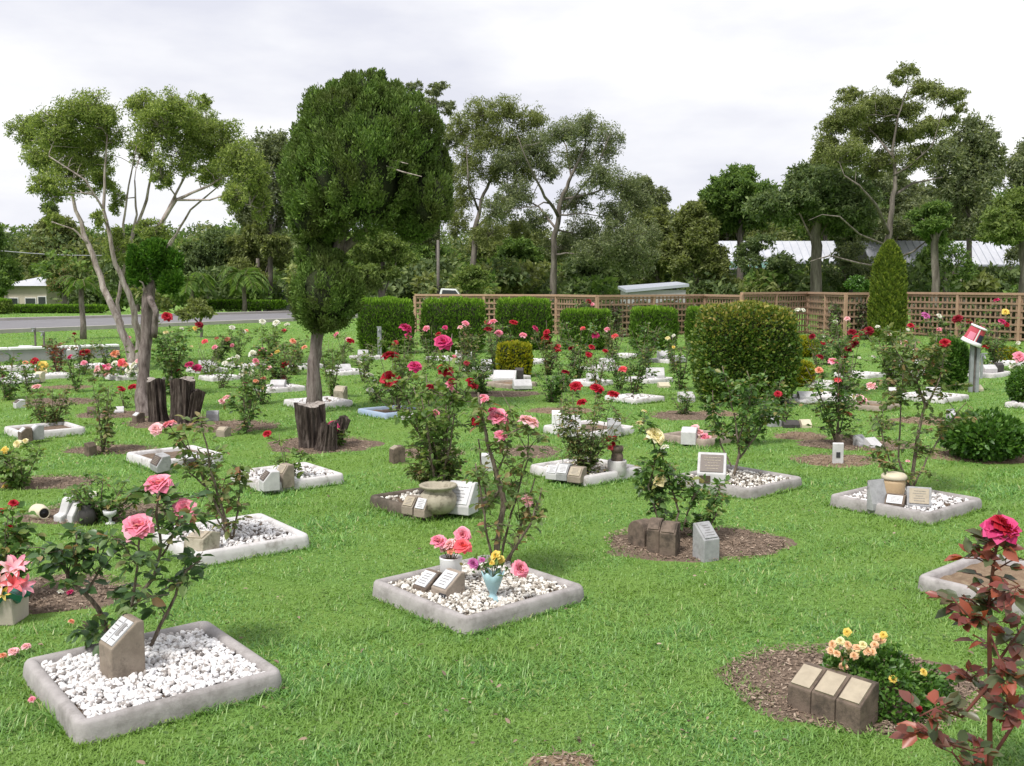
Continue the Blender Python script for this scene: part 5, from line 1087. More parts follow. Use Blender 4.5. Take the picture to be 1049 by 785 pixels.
# small topiary cypress at the twin stumps
random.seed(8)
def cypress(label, Y, limbs, balls, n, ls, m, z0=0, group='topiary cypresses', e=2.3, inner='thuja_core', core=.8, shag=.05, br=()):
    sc = Y / F; bx = limbs[0][0][0]; base = Vector((V(bx, YH, Y).x, Y, z0))
    t = thing('topiary_cypress', base, label, 'tree', group)
    b = MB()
    for ln in limbs:
        pts = [V(x, y, Y + dy) - base for (x, y, r, dy) in ln]; rr = [q[2] for q in ln]; fine = []; fr = []
        for i in range(len(pts) - 1):
            for k in range(4):
                f = k / 4; fine.append(pts[i].lerp(pts[i + 1], f) + Vector((random.gauss(0, 1), random.gauss(0, 1), 0)) * rr[i] * .08); fr.append(rr[i] * (1 - f) + rr[i + 1] * f)
        fine.append(pts[-1]); fr.append(rr[-1]); b.tube(fine, fr, 12, wob=.13)
    b.build('trunk', 'bark_cypress', t, smooth=True)
    allP, allT, allN = [], [], []
    tot = sum(q[2] * q[3] for q in balls); cb = MB()
    B = []
    for (x, y, rx, ry, dy) in balls:
        c = V(x, y, Y + dy) - base; B.append((np.array(c[:]), rx * sc, ry * sc))
    for i, (c, rx, ry) in enumerate(B):
        k = int(n * balls[i][2] * balls[i][3] / tot)
        K = max(30, int(rx * rx * 420)); tc = nrm(RNG.normal(size=(K, 3))); to = RNG.normal(size=K) * shag * .75; idx = RNG.integers(0, K, k)
        dist = RNG.normal(size=(k, 3)) * np.array([.055, .055, .10]) * .75 / max(rx, .25); d = nrm(tc[idx] + dist)
        lob = 1 + .05 * np.sin(d[:, 0] * 11 + i) * np.cos(d[:, 2] * 9 + 2 * i) + to[idx] - np.linalg.norm(dist, axis=1) * .35 + dist[:, 2] * .3
        P = c + d * (lob * RNG.uniform(.86, 1.02, k))[:, None] * np.array([rx, rx * .95, ry])
        keep = np.ones(k, bool)
        for j, (c2, r2, s2) in enumerate(B):
            if j != i and i != len(B) - 1: keep &= (((P - c2) / np.array([r2, r2 * .95, s2])) ** 2).sum(1) > .62
        allP.append(P[keep]); dn = d[keep] / np.array([rx, rx, ry]); dn = nrm(dn); allN.append(dn)
        allT.append(nrm(dn * .45 + np.array([0, 0, .75]) + RNG.normal(size=(keep.sum(), 3)) * .45))
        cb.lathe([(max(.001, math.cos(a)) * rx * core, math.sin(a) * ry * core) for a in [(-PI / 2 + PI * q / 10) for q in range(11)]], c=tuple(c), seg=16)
    P = np.concatenate(allP); T = np.concatenate(allT); Nn = np.concatenate(allN); L = ls * RNG.uniform(.55, 1.3, len(P))
    P = P - Nn * ls * .35
    leaves('crown', P, T, Nn + RNG.normal(size=P.shape) * .6, L, L * .36, 'spray', m, t)
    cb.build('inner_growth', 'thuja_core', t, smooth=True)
    if br:
        b = MB()
        for ln in br: b.tube([V(x, y, Y + dy) - base for (x, y, r, dy) in ln], [q[2] for q in ln], 6)
        b.build('bare_branches', 'bark_paper', t)
    return t
cypress('small two-lobed clipped cypress with a tall grey trunk by the twin stumps', 12.2,
        [[(148, 436, .12, .0), (146, 410, .09, .1), (147, 380, .068, .15), (150, 340, .07, .15), (152, 305, .075, .15), (155, 280, .05, .15)], [(158, 345, .04, .1), (160, 320, .035, 0), (153, 305, .04, .1)]],
        [(140, 270, 10, 16, .1), (142, 287, 11, 11, .15), (167, 272, 13, 17, .15), (173, 292, 11, 14, .1), (156, 262, 10, 13, .0), (163, 252, 7, 7, .1), (178, 272, 8, 14, .1), (159, 285, 8, 10, .2), (149, 256, 5, 6, .1), (180, 288, 6, 9, .0)], 26000, .060, 'leaf_cypress_bright', e=2, core=.45, shag=.24, br=[[(150, 300, .014, 0), (146, 290, .01, -.05), (143, 288, .006, -.08)], [(168, 260, .012, .1), (174, 247, .008, .1), (180, 240, .005, .1)]])
cypress('huge clipped cypress with a mushroom-shaped crown over a smaller green ball', 12.4,
        [[(322, 436, .115, .1), (322, 415, .098, .1), (321, 380, .082, .1), (325, 345, .075, .1), (330, 300, .085, .1), (345, 262, .08, .1), (352, 230, .07, .1)], [(345, 262, .05, .1), (375, 235, .05, .1), (385, 200, .04, .2)], [(352, 250, .045, .1), (330, 220, .04, .1), (322, 180, .03, .2)]],
        [(333, 303, 39, 42, .1), (330, 195, 43, 55, .1), (376, 155, 74, 66, .15), (348, 128, 43, 42, -.1), (412, 188, 50, 52, .25), (366, 180, 60, 66, -.2), (338, 165, 45, 55, .4), (416, 142, 38, 44, -.05), (440, 205, 26, 36, -.1), (318, 218, 27, 34, -.1), (370, 98, 32, 22, .0), (347, 104, 20, 18, .3), (400, 108, 28, 24, .3), (326, 240, 24, 24, .1), (442, 172, 22, 34, .2), (312, 160, 17, 26, .1), (425, 232, 24, 18, .1), (385, 82, 13, 12, .1), (360, 86, 12, 12, -.1), (322, 262, 23, 18, .05), (338, 268, 20, 14, -.05), (335, 300, 36, 38, -.12)],
        270000, .043, 'leaf_cypress', shag=.065, core=.68, br=[[(395, 170, .010, -.45), (412, 176, .008, -.75), (432, 181, .004, -.86)], [(402, 164, .008, -.5), (418, 168, .004, -.84)]])
# ------------------------------------------------------------------ stumps
def stump(label, bx, by, w0, w1, ytop, lean=(0, 0), seed=0, hollow=False):
    base = G(bx, by); Y = base.y; sc = Y / F; H = V(bx, ytop, Y).z
    t = thing('tree_stump', base, label, 'tree stump', 'sawn tree stumps')
    rnd = random.Random(seed); n = 64; rows = 9; vs = []
    ph = [rnd.uniform(0, 6) for _ in range(6)]
    for j in range(rows + 1):
        u = j / rows
        r = (w0 + (w1 - w0) * u ** .7) / 2 * sc
        if u < .15: r *= 1.22 - u * 1.4
        for k in range(n):
            a = 2 * PI * k / n
            g = 1 - .16 * abs(math.sin(4.5 * a + ph[5] + .5 * u)) ** 3 - .10 * abs(math.sin(8 * a + ph[4])) ** 4 + .09 * math.sin(3 * a + ph[0]) + .07 * math.sin(7 * a + ph[1] + u) + .05 * math.sin(13 * a + ph[2] + u * 2) + .03 * math.sin(19 * a + ph[3] - u) + rnd.uniform(-.02, .02)
            top = .025 * math.sin(2 * a + ph[4]) if j == rows else 0
            vs.append((r * g * math.cos(a) + lean[0] * sc * u, r * g * math.sin(a) + lean[1] * u, H * u - (.03 if j == 0 else 0) + top))
    b = MB(); b.add(vs, [(j * n + k, j * n + (k + 1) % n, (j + 1) * n + (k + 1) % n, (j + 1) * n + k) for j in range(rows) for k in range(n)])
    b.build('bark', 'bark_stump', t)
    b = MB(); top = vs[rows * n:]; c = Vector((lean[0] * sc, lean[1], H - (.10 if hollow else -.002)))
    mid = [tuple(Vector(v).lerp(c, .5)[:2]) + (H - (.04 if hollow else 0) + rnd.uniform(-.008, .008),) for v in top]
    b.add(top + mid + [tuple(c)], [(k, (k + 1) % n, n + (k + 1) % n, n + k) for k in range(n)] + [(n + k, n + (k + 1) % n, 2 * n) for k in range(n)])
    b.build('sawn_top', 'stump_top' if not hollow else 'bark_stump', t)
stump('left stump of the twin pair, leaning on the grey cypress trunk', 162, 433, 19, 18, 389, (-2, 0), 1)
stump('broad right stump of the twin pair with a pale sawn top', 186, 434, 22, 25, 389, (1, .05), 2)
stump('small leaning stump on the right side of the twin pair', 196, 434, 11, 15, 401, (8, 0), 3, True)
stump('tall fluted sawn stump in front of the huge cypress trunk', 320, 459, 25, 31, 414, (-3, 0), 4)
stump('short hollow stump leaning right of the tall fluted stump', 342, 457, 14, 18, 429, (10, 0), 5, True)
stump('low broken stump between the tall fluted stump and the hollow one', 334, 462, 22, 16, 434, (4, 0), 6, True)

# ------------------------------------------------------------------ gum trees of the background
random.seed(31)
GG = 'gum trees behind the fence'
tree('tall open gum tree in the centre with a dark straight trunk', 62,
     [[(566, 312, .42, 0), (567, 270, .36, 0), (570, 235, .30, 0), (575, 205, .24, 0), (585, 180, .18, 0), (600, 150, .1, 0)], [(572, 222, .2, 0), (555, 195, .15, -2), (540, 165, .08, -3), (530, 140, .05, -3)], [(575, 205, .18, 0), (600, 200, .13, 2), (630, 190, .08, 3), (650, 195, .05, 3)], [(570, 235, .15, 0), (552, 212, .1, 2), (520, 195, .06, 3)], [(585, 180, .12, 0), (580, 150, .08, 2), (570, 130, .05, 3)], [(578, 215, .13, 0), (610, 175, .09, -2), (622, 145, .06, -3)]],
     [(575, 135, 22, 12), (600, 128, 24, 14), (622, 145, 18, 16), (545, 150, 26, 14), (520, 165, 24, 13), (560, 170, 20, 12), (590, 160, 22, 13), (615, 180, 22, 15), (640, 190, 20, 16), (655, 205, 16, 16), (530, 195, 22, 14), (510, 210, 16, 14), (590, 205, 22, 12), (630, 215, 20, 14), (550, 225, 18, 12), (600, 235, 26, 14), (640, 240, 26, 16), (575, 250, 22, 13), (665, 235, 14, 16), (612, 255, 26, 14), (650, 262, 26, 14)],
     70000, .16, 'leaf_gum', 'bark_gum', group=GG, yspread=.5, droop=.5, wr=.36, clump=.30, z0=-.6, twigs=.8, sub=44, shell=.05, flat=1.0)
tree('gum tree with a forked trunk and misty crown right of the huge cypress', 66,
     [[(484, 312, .4, 0), (485, 260, .34, 0), (487, 235, .3, 0), (493, 205, .2, 0), (505, 180, .14, 0), (512, 150, .08, 0)], [(487, 235, .2, 0), (505, 218, .15, 1), (525, 195, .1, 2), (535, 170, .06, 2)], [(490, 215, .15, 0), (480, 190, .1, -2), (478, 150, .06, -2)]],
     [(490, 115, 22, 12), (520, 112, 22, 12), (545, 122, 18, 12), (475, 130, 18, 14), (500, 140, 24, 14), (530, 145, 24, 14), (480, 165, 20, 16), (510, 170, 20, 13), (535, 175, 14, 14), (475, 195, 16, 15), (520, 205, 14, 12), (500, 235, 20, 12), (470, 225, 14, 14), (530, 232, 16, 10)],
     46000, .16, 'leaf_gum_olive', 'bark_gum', group=GG, yspread=.5, droop=.5, wr=.36, clump=.30, z0=-.6, twigs=.8, sub=40, shell=.05, flat=1.0)
tree('wispy gum top rising behind the right shoulder of the huge cypress', 74, [[(448, 312, .35, 0), (449, 230, .28, 0), (450, 160, .18, 0), (447, 110, .08, 0)]],
     [(447, 90, 13, 10), (440, 105, 12, 9), (458, 112, 12, 10), (425, 88, 10, 7), (462, 140, 14, 14), (455, 180, 18, 16), (455, 215, 22, 16), (432, 240, 22, 14), (410, 88, 7, 5)], 16000, .22, 'leaf_gum', group=GG, droop=.5, wr=.34, z0=-1, twigs=.6, clump=.26, sub=28, shell=.15)
tree('tall pale-limbed gum tree, the tallest on the right, behind the conical conifer', 56,
     [[(906, 312, .42, 0), (908, 270, .36, 0), (910, 240, .31, 0), (914, 205, .25, 0), (918, 180, .2, 0), (914, 155, .14, 0), (920, 120, .09, 0), (930, 90, .05, 0)], [(910, 240, .2, 0), (897, 210, .15, -2), (880, 190, .1, -3), (865, 180, .06, -3)], [(916, 200, .15, 0), (935, 188, .11, 1), (965, 182, .07, 2)], [(916, 180, .14, 0), (935, 168, .1, -1), (955, 150, .07, -2), (965, 115, .04, -2)], [(914, 160, .12, 0), (898, 140, .08, 1), (880, 120, .05, 2)], [(908, 275, .15, 0), (880, 270, .1, -3), (850, 262, .07, -4), (830, 268, .05, -5)], [(908, 270, .14, 0), (935, 258, .09, -3), (948, 248, .06, -3)], [(909, 252, .11, -1), (880, 240, .09, -3), (860, 222, .07, -4), (842, 220, .04, -4), (828, 226, .02, -4)]],
     [(930, 72, 13, 7), (945, 88, 16, 9), (972, 98, 18, 7), (918, 80, 8, 7), (960, 92, 8, 6), (870, 95, 16, 6), (875, 112, 22, 10), (900, 105, 22, 11), (925, 110, 22, 10), (855, 125, 18, 10), (890, 130, 24, 12), (920, 135, 26, 11), (950, 130, 20, 9), (845, 150, 16, 12), (870, 155, 24, 13), (900, 165, 22, 12), (940, 160, 22, 11), (975, 122, 10, 7), (985, 110, 8, 5)],
     56000, .16, 'leaf_gum_olive', 'bark_gum', group=GG, yspread=.5, droop=.6, wr=.36, clump=.32, z0=-.4, twigs=.8, sub=36, shell=.05, flat=1.0)
def auto(label, Y, x0, x1, y0, y1, n, ls, m, name='bush_tree', group=None, k=12, z=None, droop=.2, clump=.36, dense=1.0, shell=.45):
    xc = (x0 + x1) / 2; w = (x1 - x0) / 2; h = (y1 - y0) / 2; yc = (y0 + y1) / 2; bl = []
    sc = Y / F
    for i in range(k):
        a = random.uniform(0, 2 * PI); r = math.sqrt(random.random()) * .72
        br = random.uniform(.26, .42)
        bl.append((xc + math.cos(a) * r * w, yc + math.sin(a) * r * h, w * br * 1.1, h * br, random.uniform(-.6, .6) * w * sc))
    bl.append((xc + random.uniform(-.15, .15) * w, y0 + h * .3, w * .42, h * .32, 0))
    limbs = [[(xc, 320, .006 * w + .12, 0), (xc + 1, y1, .005 * w + .1, 0), (xc, yc, .003 * w + .06, 0)], [(xc, y1, .08, 0), (xc - w * .3, yc, .06, 0)], [(xc, y1, .08, 0), (xc + w * .35, yc, .06, 0)]]
    return tree(label, Y, limbs, bl, int(n * 1.9), ls * .62, m, group=group, name=name, droop=droop, z0=gz(0, Y), clump=.28, sub=30, twigs=.2, yspread=.6, wr=.42, shell=.3, rk=.7)
TB = 'bushland trees beyond the fence'
random.seed(77)
AUTO = [
 ('dark spreading tree with drooping lower branches filling the gap left of the tallest gum', 60, 765, 905, 165, 252, 24000, .42, 'leaf_dark_tree', TB, 22),
 ('bright green bushy tree with a rounded top left of the dark spreading tree', 72, 715, 800, 168, 250, 18000, .44, 'leaf_green_tree', TB, 16),
 ('grey-green gum filling the space behind the tallest gum trunk', 84, 850, 975, 168, 258, 16000, .44, 'leaf_gum', TB, 16),
 ('wide dull green tree closing the treeline right of the sky gap', 94, 690, 800, 196, 290, 17000, .46, 'leaf_gum_olive', TB, 18),
 ('wide grey-green tree low behind the golden shrub', 96, 640, 745, 214, 292, 15000, .46, 'leaf_gum', TB, 18),
 ('olive tree low between the central gum and the forked gum', 92, 470, 580, 226, 296, 14000, .46, 'leaf_gum_olive', TB, 18),
 ('broad dull tree low behind the tallest gum trunk', 95, 860, 1000, 190, 262, 16000, .46, 'leaf_gum_olive', TB, 18),
 ('broad green tree low behind the huge cypress trunk', 90, 330, 470, 228, 300, 15000, .46, 'leaf_green_tree', TB, 18),
 ('hazy olive gum between the dark spreading tree and the tallest gum', 92, 800, 890, 150, 250, 16000, .44, 'leaf_gum_olive', TB, 16),
 ('sparse green tree half covering the long white roof at left', 66, 742, 815, 240, 302, 3400, .36, 'leaf_dark_tree', TB, 7),
 ('sparse grey-green tree half covering the long white roof beneath the tallest gum', 64, 838, 905, 246, 300, 3000, .34, 'leaf_gum', TB, 12),
 ('sparse light tree half covering the white roof right of the conical conifer', 62, 935, 1000, 244, 302, 3600, .34, 'leaf_green_tree', TB, 12),
 ('grey-green gum rising behind the broad olive tree', 84, 630, 690, 178, 262, 9000, .44, 'leaf_gum', TB, 14),
 ('mid green tree standing right of the gap of open sky', 70, 680, 752, 205, 305, 13000, .44, 'leaf_gum_olive', TB, 14),
 ('grey-green gum with a broad crown right of the tallest gum', 66, 950, 1035, 118, 245, 17000, .40, 'leaf_gum', TB, 16),
 ('light green feathery tree at the right border', 50, 1000, 1095, 192, 262, 14000, .32, 'leaf_light_tree', TB, 16),
 ('grey-green tall tree cut by the right border', 78, 1010, 1110, 135, 290, 15000, .44, 'leaf_gum', TB, 14),
 ('mid green young tree right of the conical conifer', 52, 925, 990, 205, 250, 7000, .30, 'leaf_green_tree', TB, 10),
 ('pale yellowish-green tree with a bare white limb right of the huge cypress', 58, 352, 432, 232, 305, 12000, .34, 'leaf_light_tree', TB, 12),
 ('rounded fresh green bush behind the second box hedge', 48, 458, 505, 272, 306, 5000, .22, 'leaf_light_tree', TB, 8),
 ('olive tree left of the central gum trunk', 76, 500, 562, 240, 306, 9000, .42, 'leaf_green_tree', TB, 10),
 ('dark tree clump right of the central gum trunk', 70, 572, 640, 262, 306, 9000, .40, 'leaf_dark_tree', TB, 10),
 ('broad olive tree behind the tin shed', 74, 630, 712, 210, 300, 15000, .42, 'leaf_gum_olive', TB, 14),
 ('grey-green gum visible between the pale-barked tree and the huge cypress', 70, 235, 318, 132, 250, 14000, .40, 'leaf_gum', TB, 14),
 ('dark dense tree beyond the road right of the small clipped cypress', 72, 178, 250, 232, 306, 12000, .42, 'leaf_dark_tree', TB, 12),
 ('olive-green tree beyond the road left of the huge cypress', 70, 228, 300, 225, 305, 13000, .42, 'leaf_gum_olive', TB, 12),
 ('broad green tree beyond the road seen through the pale trunks', 80, 95, 185, 232, 308, 13000, .44, 'leaf_green_tree', TB, 12),
 ('dull olive tree behind the white-roofed house', 95, 15, 105, 222, 290, 13000, .5, 'leaf_gum_olive', TB, 12),
 ('dark green tree cut by the left border beyond the road', 64, -50, 22, 222, 308, 12000, .38, 'leaf_green_tree', TB, 12),
 ('small dark crown standing out against the sky at far left', 100, 30, 66, 206, 250, 3500, .4, 'leaf_dark_tree', TB, 6),
 ('rusty-leaved small tree in front of the white-roofed house', 62, 45, 86, 274, 304, 3500, .26, 'leaf_rose_dry', TB, 7),
 ('small airy tree on the lawn in front of the road', 31, 180, 221, 304, 332, 3000, .13, 'leaf_gum_olive', None, 6),
 ('bright green small tree beyond the fence left of the conical conifer', 44, 862, 894, 283, 304, 3000, .2, 'leaf_shrub', TB, 6),
]
for (l, Y, x0, x1, y0, y1, n, ls, m, g, k) in AUTO:
    nm = 'gum_tree' if 'gum' in l.split(' in ')[0][:30] else 'bush_tree'
    if Y == 31:
        sc = Y / F
        tree(l, Y, [[(207, 345, .05, 0), (206, 330, .04, 0), (204, 318, .03, 0)], [(206, 334, .03, 0), (195, 322, .02, 0)]], [(190, 322, 9, 6), (200, 312, 10, 6), (212, 320, 8, 6), (205, 320, 10, 7)], n, ls, m, z0=0, name='small_tree', twigs=.4)
    else: auto(l, Y, x0, x1, y0, y1, n, ls, m, name=nm, group=g, k=k)

# young palm-like tree at the left, thin trunk before the road
def palm(label, Y, bx, top, base_y, fr, R_, nf=16, th=.09, group='palms near the road'):
    base = Vector((V(bx, YH, Y).x, Y, gz(0, Y))); H = V(bx, top, Y).z - base.z
    t = thing('palm_tree', base, label, 'palm', group)
    b = MB(); b.tube([(0, 0, -.1), (.02, 0, H * .3), (-.02, .02, H * .7), (0, 0, H)], [th * 1.3, th, th * .9, th * .8], 10, wob=.06); b.build('trunk', 'bark_cypress', t, smooth=True)
    P = []; T = []; s = MB()
    for i in range(nf):
        a = 2 * PI * i / nf + random.uniform(-.2, .2); e = random.uniform(.1, .9); L = R_ * random.uniform(.8, 1.1)
        d = Vector((math.cos(a), math.sin(a), 0)); pts = bez(Vector((0, 0, H)), d * L * .5 + Vector((0, 0, H + L * e)), d * L + Vector((0, 0, H + L * (e - .7))), 9)
        s.tube(pts, [.014] * 9, 4)
        for k in range(2, 9):
            tt = (pts[k] - pts[k - 1]).normalized(); sd = tt.cross(Vector((0, 0, 1))).normalized()
            for q in range(3):
                for sg in (-1, 1): P.append(pts[k - 1].lerp(pts[k], q / 3)); T.append(sd * sg + tt * .7 + Vector((0, 0, -.35)))
    s.build('frond_ribs', 'cane_green', t)
    P = np.array([p[:] for p in P]); T = np.array([p[:] for p in T]); L = R_ * .36 * RNG.uniform(.8, 1.2, len(P))
    leaves('fronds', P, T, np.array([0, 0, 1.0]) + RNG.normal(size=P.shape) * .2, L, L * .14, 'fold', 'leaf_green_tree', t)
palm('palm with a slim straight grey trunk in front of the road at left', 30, 83, 292, 350, 0, .6, 16, .085)
palm('small palm beyond the road at left of the huge cypress', 64, 250, 285, 0, 0, 1.6, 16, .14)
palm('small palm beyond the road behind the small clipped cypress', 62, 196, 290, 0, 0, 1.5, 16, .14)

# far woodland as one mass
def woodland():
    Ps = []; Ts = []; Ls = []; MI = []
    prof_x = [-80, 0, 60, 120, 200, 290, 360, 440, 520, 600, 660, 720, 790, 860, 1000, 1150]; prof_y = [234, 234, 238, 240, 232, 236, 246, 248, 250, 250, 236, 222, 212, 206, 200, 198]
    bl = []
    for i in range(420):
        x = random.uniform(-80, 1130); Y = random.choice([96, 102, 112, 124]); yt = np.interp(x, prof_x, prof_y) + random.uniform(-8, 12)
        for q in range(3):
            y = random.uniform(yt + 6, 302); r = random.uniform(2.0, 3.6)
            c = V(x + random.uniform(-15, 15), y, Y + random.uniform(-4, 4)); bl.append((c.x, c.y, max(c.z, -2), r, r, r * .7, 0))
    for i in range(240):
        x = random.uniform(-80, 1130); Y = random.uniform(60, 84)
        if x < 300: Y = random.uniform(66, 90)
        y = random.uniform(284, 306) if x > 700 else random.uniform(274, 306); r = random.uniform(1.0, 1.9)
        if -10 < x < 58: Y = random.uniform(88, 98)
        if 636 < x < 712: continue
        c = V(x, y, Y); bl.append((c.x, c.y, max(c.z, -1.2), r, r, r * .7, 0))
    ar = np.array(bl); n = 430
    for i, q in enumerate(ar):
        d = nrm(RNG.normal(size=(n, 3))) * RNG.uniform(.3, 1, (n, 1)) ** .5; w = 1 + .25 * np.sin(d * 6 + i)
        Ps.append(q[:3] + d * w * q[3:6]); MI.append(np.full(n, int(RNG.integers(0, 4))))
    P = np.concatenate(Ps); mi = np.concatenate(MI); L = RNG.uniform(.25, .6, len(P))
    o = leaves('woodland', P, rdir(len(P)), rdir(len(P)) + np.array([0, 0, .5]), L, L * .5, 'fold', ['leaf_dark_tree', 'leaf_gum_olive', 'leaf_green_tree', 'leaf_dark_tree'], None, mi)
    tagged(o, 'dense green bushland undergrowth and far trees filling the background', 'woodland', kind='stuff')
woodland()

# ------------------------------------------------------------------ lattice fence
def lattice(label, pts, htop, hs=.26, group='timber lattice fence runs'):
    a, c = pts; d = (c - a); L = d.length; rz = math.atan2(d.y, d.x)
    t = thing('lattice_fence', a, label, 'fence', group, rz)
    b = MB(); n = int(L / hs)
    for i in range(1, n):
        b.box((L * i / n, .012, htop / 2), (.05, .02, htop))
    b.build('upright_slats', 'lattice_wood', t)
    b = MB(); k = 7
    for j in range(k): b.box((L / 2, -.011, .08 + (htop - .12) * j / (k - 1)), (L - .12, .02, .055))
    b.build('cross_slats', 'lattice_wood', t)
    b = MB(); b.box((L / 2, 0, htop + .035), (L, .11, .07)); b.build('top_rail', 'rail_wood', t, bevel=.006)
    np_ = max(1, int(round(L / 2.4)))
    for i in range(np_ + (1)):
        b = MB(); b.box((L * i / np_, 0, htop / 2 - .05), (.09, .09, htop + .1)); b.build('post', 'rail_wood', t, bevel=.006)
# fence line corners: pixel x and depth, tops near y~303
FC = [(425, 34.5), (570, 33), (612, 30.5), (722, 33.5), (760, 31.0), (828, 33.5), (867, 29.6), (890, 29.8), (926, 32.6), (1120, 26.5)]
FL = ['behind the box hedges on the left', 'between the third and fourth box hedges', 'behind the fourth and fifth box hedges', 'just left of the golden shrub top', 'directly right of the golden shrub', 'right of the open corner beside the golden shrub', 'left of the conical conifer', 'hidden partly by the conical conifer', 'longest run, at the right border']
for i in range(len(FC) - 1):
    a = V(FC[i][0], YH, FC[i][1]); c = V(FC[i + 1][0], YH, FC[i + 1][1]); a.z = c.z = 0
    lattice('tan timber lattice fence run ' + FL[i], (a, c), 1.25 if i < 4 else 1.33, hs=.175 if i not in (4, 6) else .15)

def behind_fence():
    P = []
    for i in range(len(FC) - 1):
        a = V(FC[i][0], YH, FC[i][1]); c = V(FC[i + 1][0], YH, FC[i + 1][1]); n = int((c - a).length * 2200)
        u = RNG.uniform(0, 1, n); nn = Vector((-(c - a).y, (c - a).x)).normalized(); o = RNG.uniform(.35, .9, n); z = RNG.uniform(0, 1, n) ** .9 * (1.0 + .12 * np.sin(u * 23 + i))
        P.append(np.stack([a.x + (c.x - a.x) * u + nn.x * o, a.y + (c.y - a.y) * u + nn.y * o, z], 1))
    P = np.concatenate(P); n = len(P); L = RNG.uniform(.07, .16, n)
    o = leaves('undergrowth', P, rdir(n), rdir(n), L, L * .55, 'fold', ['leaf_dull', 'leaf_dark_tree'], None, RNG.integers(0, 2, n))
    tagged(o, 'dull brownish shrubbery growing thickly behind the timber lattice', 'undergrowth', kind='stuff')
leafmat('leaf_dull', [(0.0, (0.06, 0.055, 0.045)), (0.6, (0.12, 0.10, 0.08)), (1, (0.19, 0.16, 0.13))], 0.15, 0.7, 0.2)
behind_fence()
# low grey wall with white caps at the far left
def lowwall():
    a = G(-40, 372); c = G(122, 366); L = (c - a).length; rz = math.atan2(c.y - a.y, c.x - a.x)
    t = thing('low_wall', a, 'low grey wall with a broken white coping at the far left before the road', 'wall', rz=rz)
    b = MB(); b.box((L / 2, 0, .12), (L, .25, .26)); b.build('wall_body', 'grey_wall', t, bevel=.01)
    x = 0
    while x < L - .2:
        w = random.uniform(.5, 1.0); w = min(w, L - x); b = MB(); b.box((x + w / 2, 0, .27), (w - .03, .31, .05)); b.build('coping', 'bright_white', t, bevel=.01); x += w + (.25 if random.random() < .3 else 0)
lowwall()

# ------------------------------------------------------------------ buildings beyond
def house(label, Y, x0, x1, yr, ye, wallm, roofm, depth=7, name='house', over=.4, windows=(), cat='house', skew=0.0, roofkind='gable', group='houses and sheds beyond the cemetery'):
    A = V(x0, YH, Y); Bp = V(x1, YH, Y); z0 = gz(0, Y); L = Bp.x - A.x
    zr = V(x0, yr, Y + depth / 2).z - z0; ze = V(x0, ye, Y).z - z0
    base = Vector(((A.x + Bp.x) / 2, Y, z0)); t = thing(name, base, label, cat, group, skew)
    b = MB(); b.box((0, depth / 2, ze / 2), (L - 2 * over, depth - 2 * over, ze - .02)); b.build('wall', wallm, t)
    b = MB()
    if roofkind == 'hip':
        q = min(depth / 2, L / 2 - .3); vs = [(-L / 2, 0, ze), (L / 2, 0, ze), (L / 2, depth, ze), (-L / 2, depth, ze), (-L / 2 + q, depth / 2, zr), (L / 2 - q, depth / 2, zr)]
        b.add(vs, [(0, 1, 5, 4), (1, 2, 5), (2, 3, 4, 5), (3, 0, 4), (3, 2, 1, 0)])
    elif roofkind == 'skillion':
        b.add([(-L / 2, 0, ze), (L / 2, 0, ze + .25), (L / 2, depth, zr), (-L / 2, depth, zr - .2), (-L / 2, 0, ze - .12), (L / 2, 0, ze + .13), (L / 2, depth, zr - .12), (-L / 2, depth, zr - .32)], [(0, 1, 2, 3), (7, 6, 5, 4), (0, 4, 5, 1), (1, 5, 6, 2), (2, 6, 7, 3), (3, 7, 4, 0)])
    else:
        b.prism([(0, ze), (depth / 2, zr), (depth, ze), (depth, ze - .15), (depth / 2, zr - .15), (0, ze - .15)], -L / 2, L / 2)
    ro = b.build('roof', roofm, t)
    if roofkind == 'gable':
        b = MB(); k = int(L / .6)
        for i in range(k + 1):
            x = -L / 2 + L * i / k; b.tube([(x, -.02, ze + .01), (x, depth / 2, zr + .01)], .03, 4)
        b.build('roof_ribs', 'roof_grey', ro)
        b = MB(); b.box((0, -.06, ze - .10), (L, .12, .14)); b.build('gutter', 'roof_grey', ro)
    for (u, w, zc, h) in windows:
        b = MB(); b.box(((u - .5) * L, over - .03, ze * zc), (w, .08, h)); f = b.build('window', 'bright_white', t)
        b = MB(); b.box(((u - .5) * L, over - .06, ze * zc), (w - .12, .06, h - .12)); b.build('pane', 'window_dark', f)
house('pale house with a white roof beyond the road at far left', 80, -4, 50, 284, 293, 'cream_wall', 'roof_white', 7, windows=((.25, 1.0, .5, .9), (.6, .9, .5, .9), (.82, .7, .45, 1.4)), roofkind='hip')
house('second white roof half hidden left of the pale house', 92, -60, 0, 286, 292, 'cream_wall', 'roof_white', 7, windows=((.7, 1.2, .5, 1),))
house('small brown-roofed hut beyond the road near the huge cypress', 76, 262, 296, 291, 297, 'grey_wall', 'roof_brown', 4, name='hut', cat='hut', windows=((.5, .8, .5, .8),))
house('cream house with a white roof seen under the central gum', 98, 575, 652, 252, 262, 'cream_wall', 'roof_white', 8, windows=((.3, 1.2, .6, 1.0), (.5, 1.2, .6, 1.0), (.75, 1.2, .6, 1)))
house('open tin shed with a pale skillion roof just behind the fence', 43, 641, 706, 288.5, 297, 'grey_wall', 'roof_grey', 3.2, name='shed', cat='shed', over=.12, roofkind='skillion', windows=())
house('long white-roofed hall behind the dark spreading tree', 84, 738, 862, 247, 268, 'cream_wall', 'roof_white', 5, name='hall', cat='building', windows=((.3, 1.6, .7, 1.2), (.6, 1.6, .7, 1.2)))
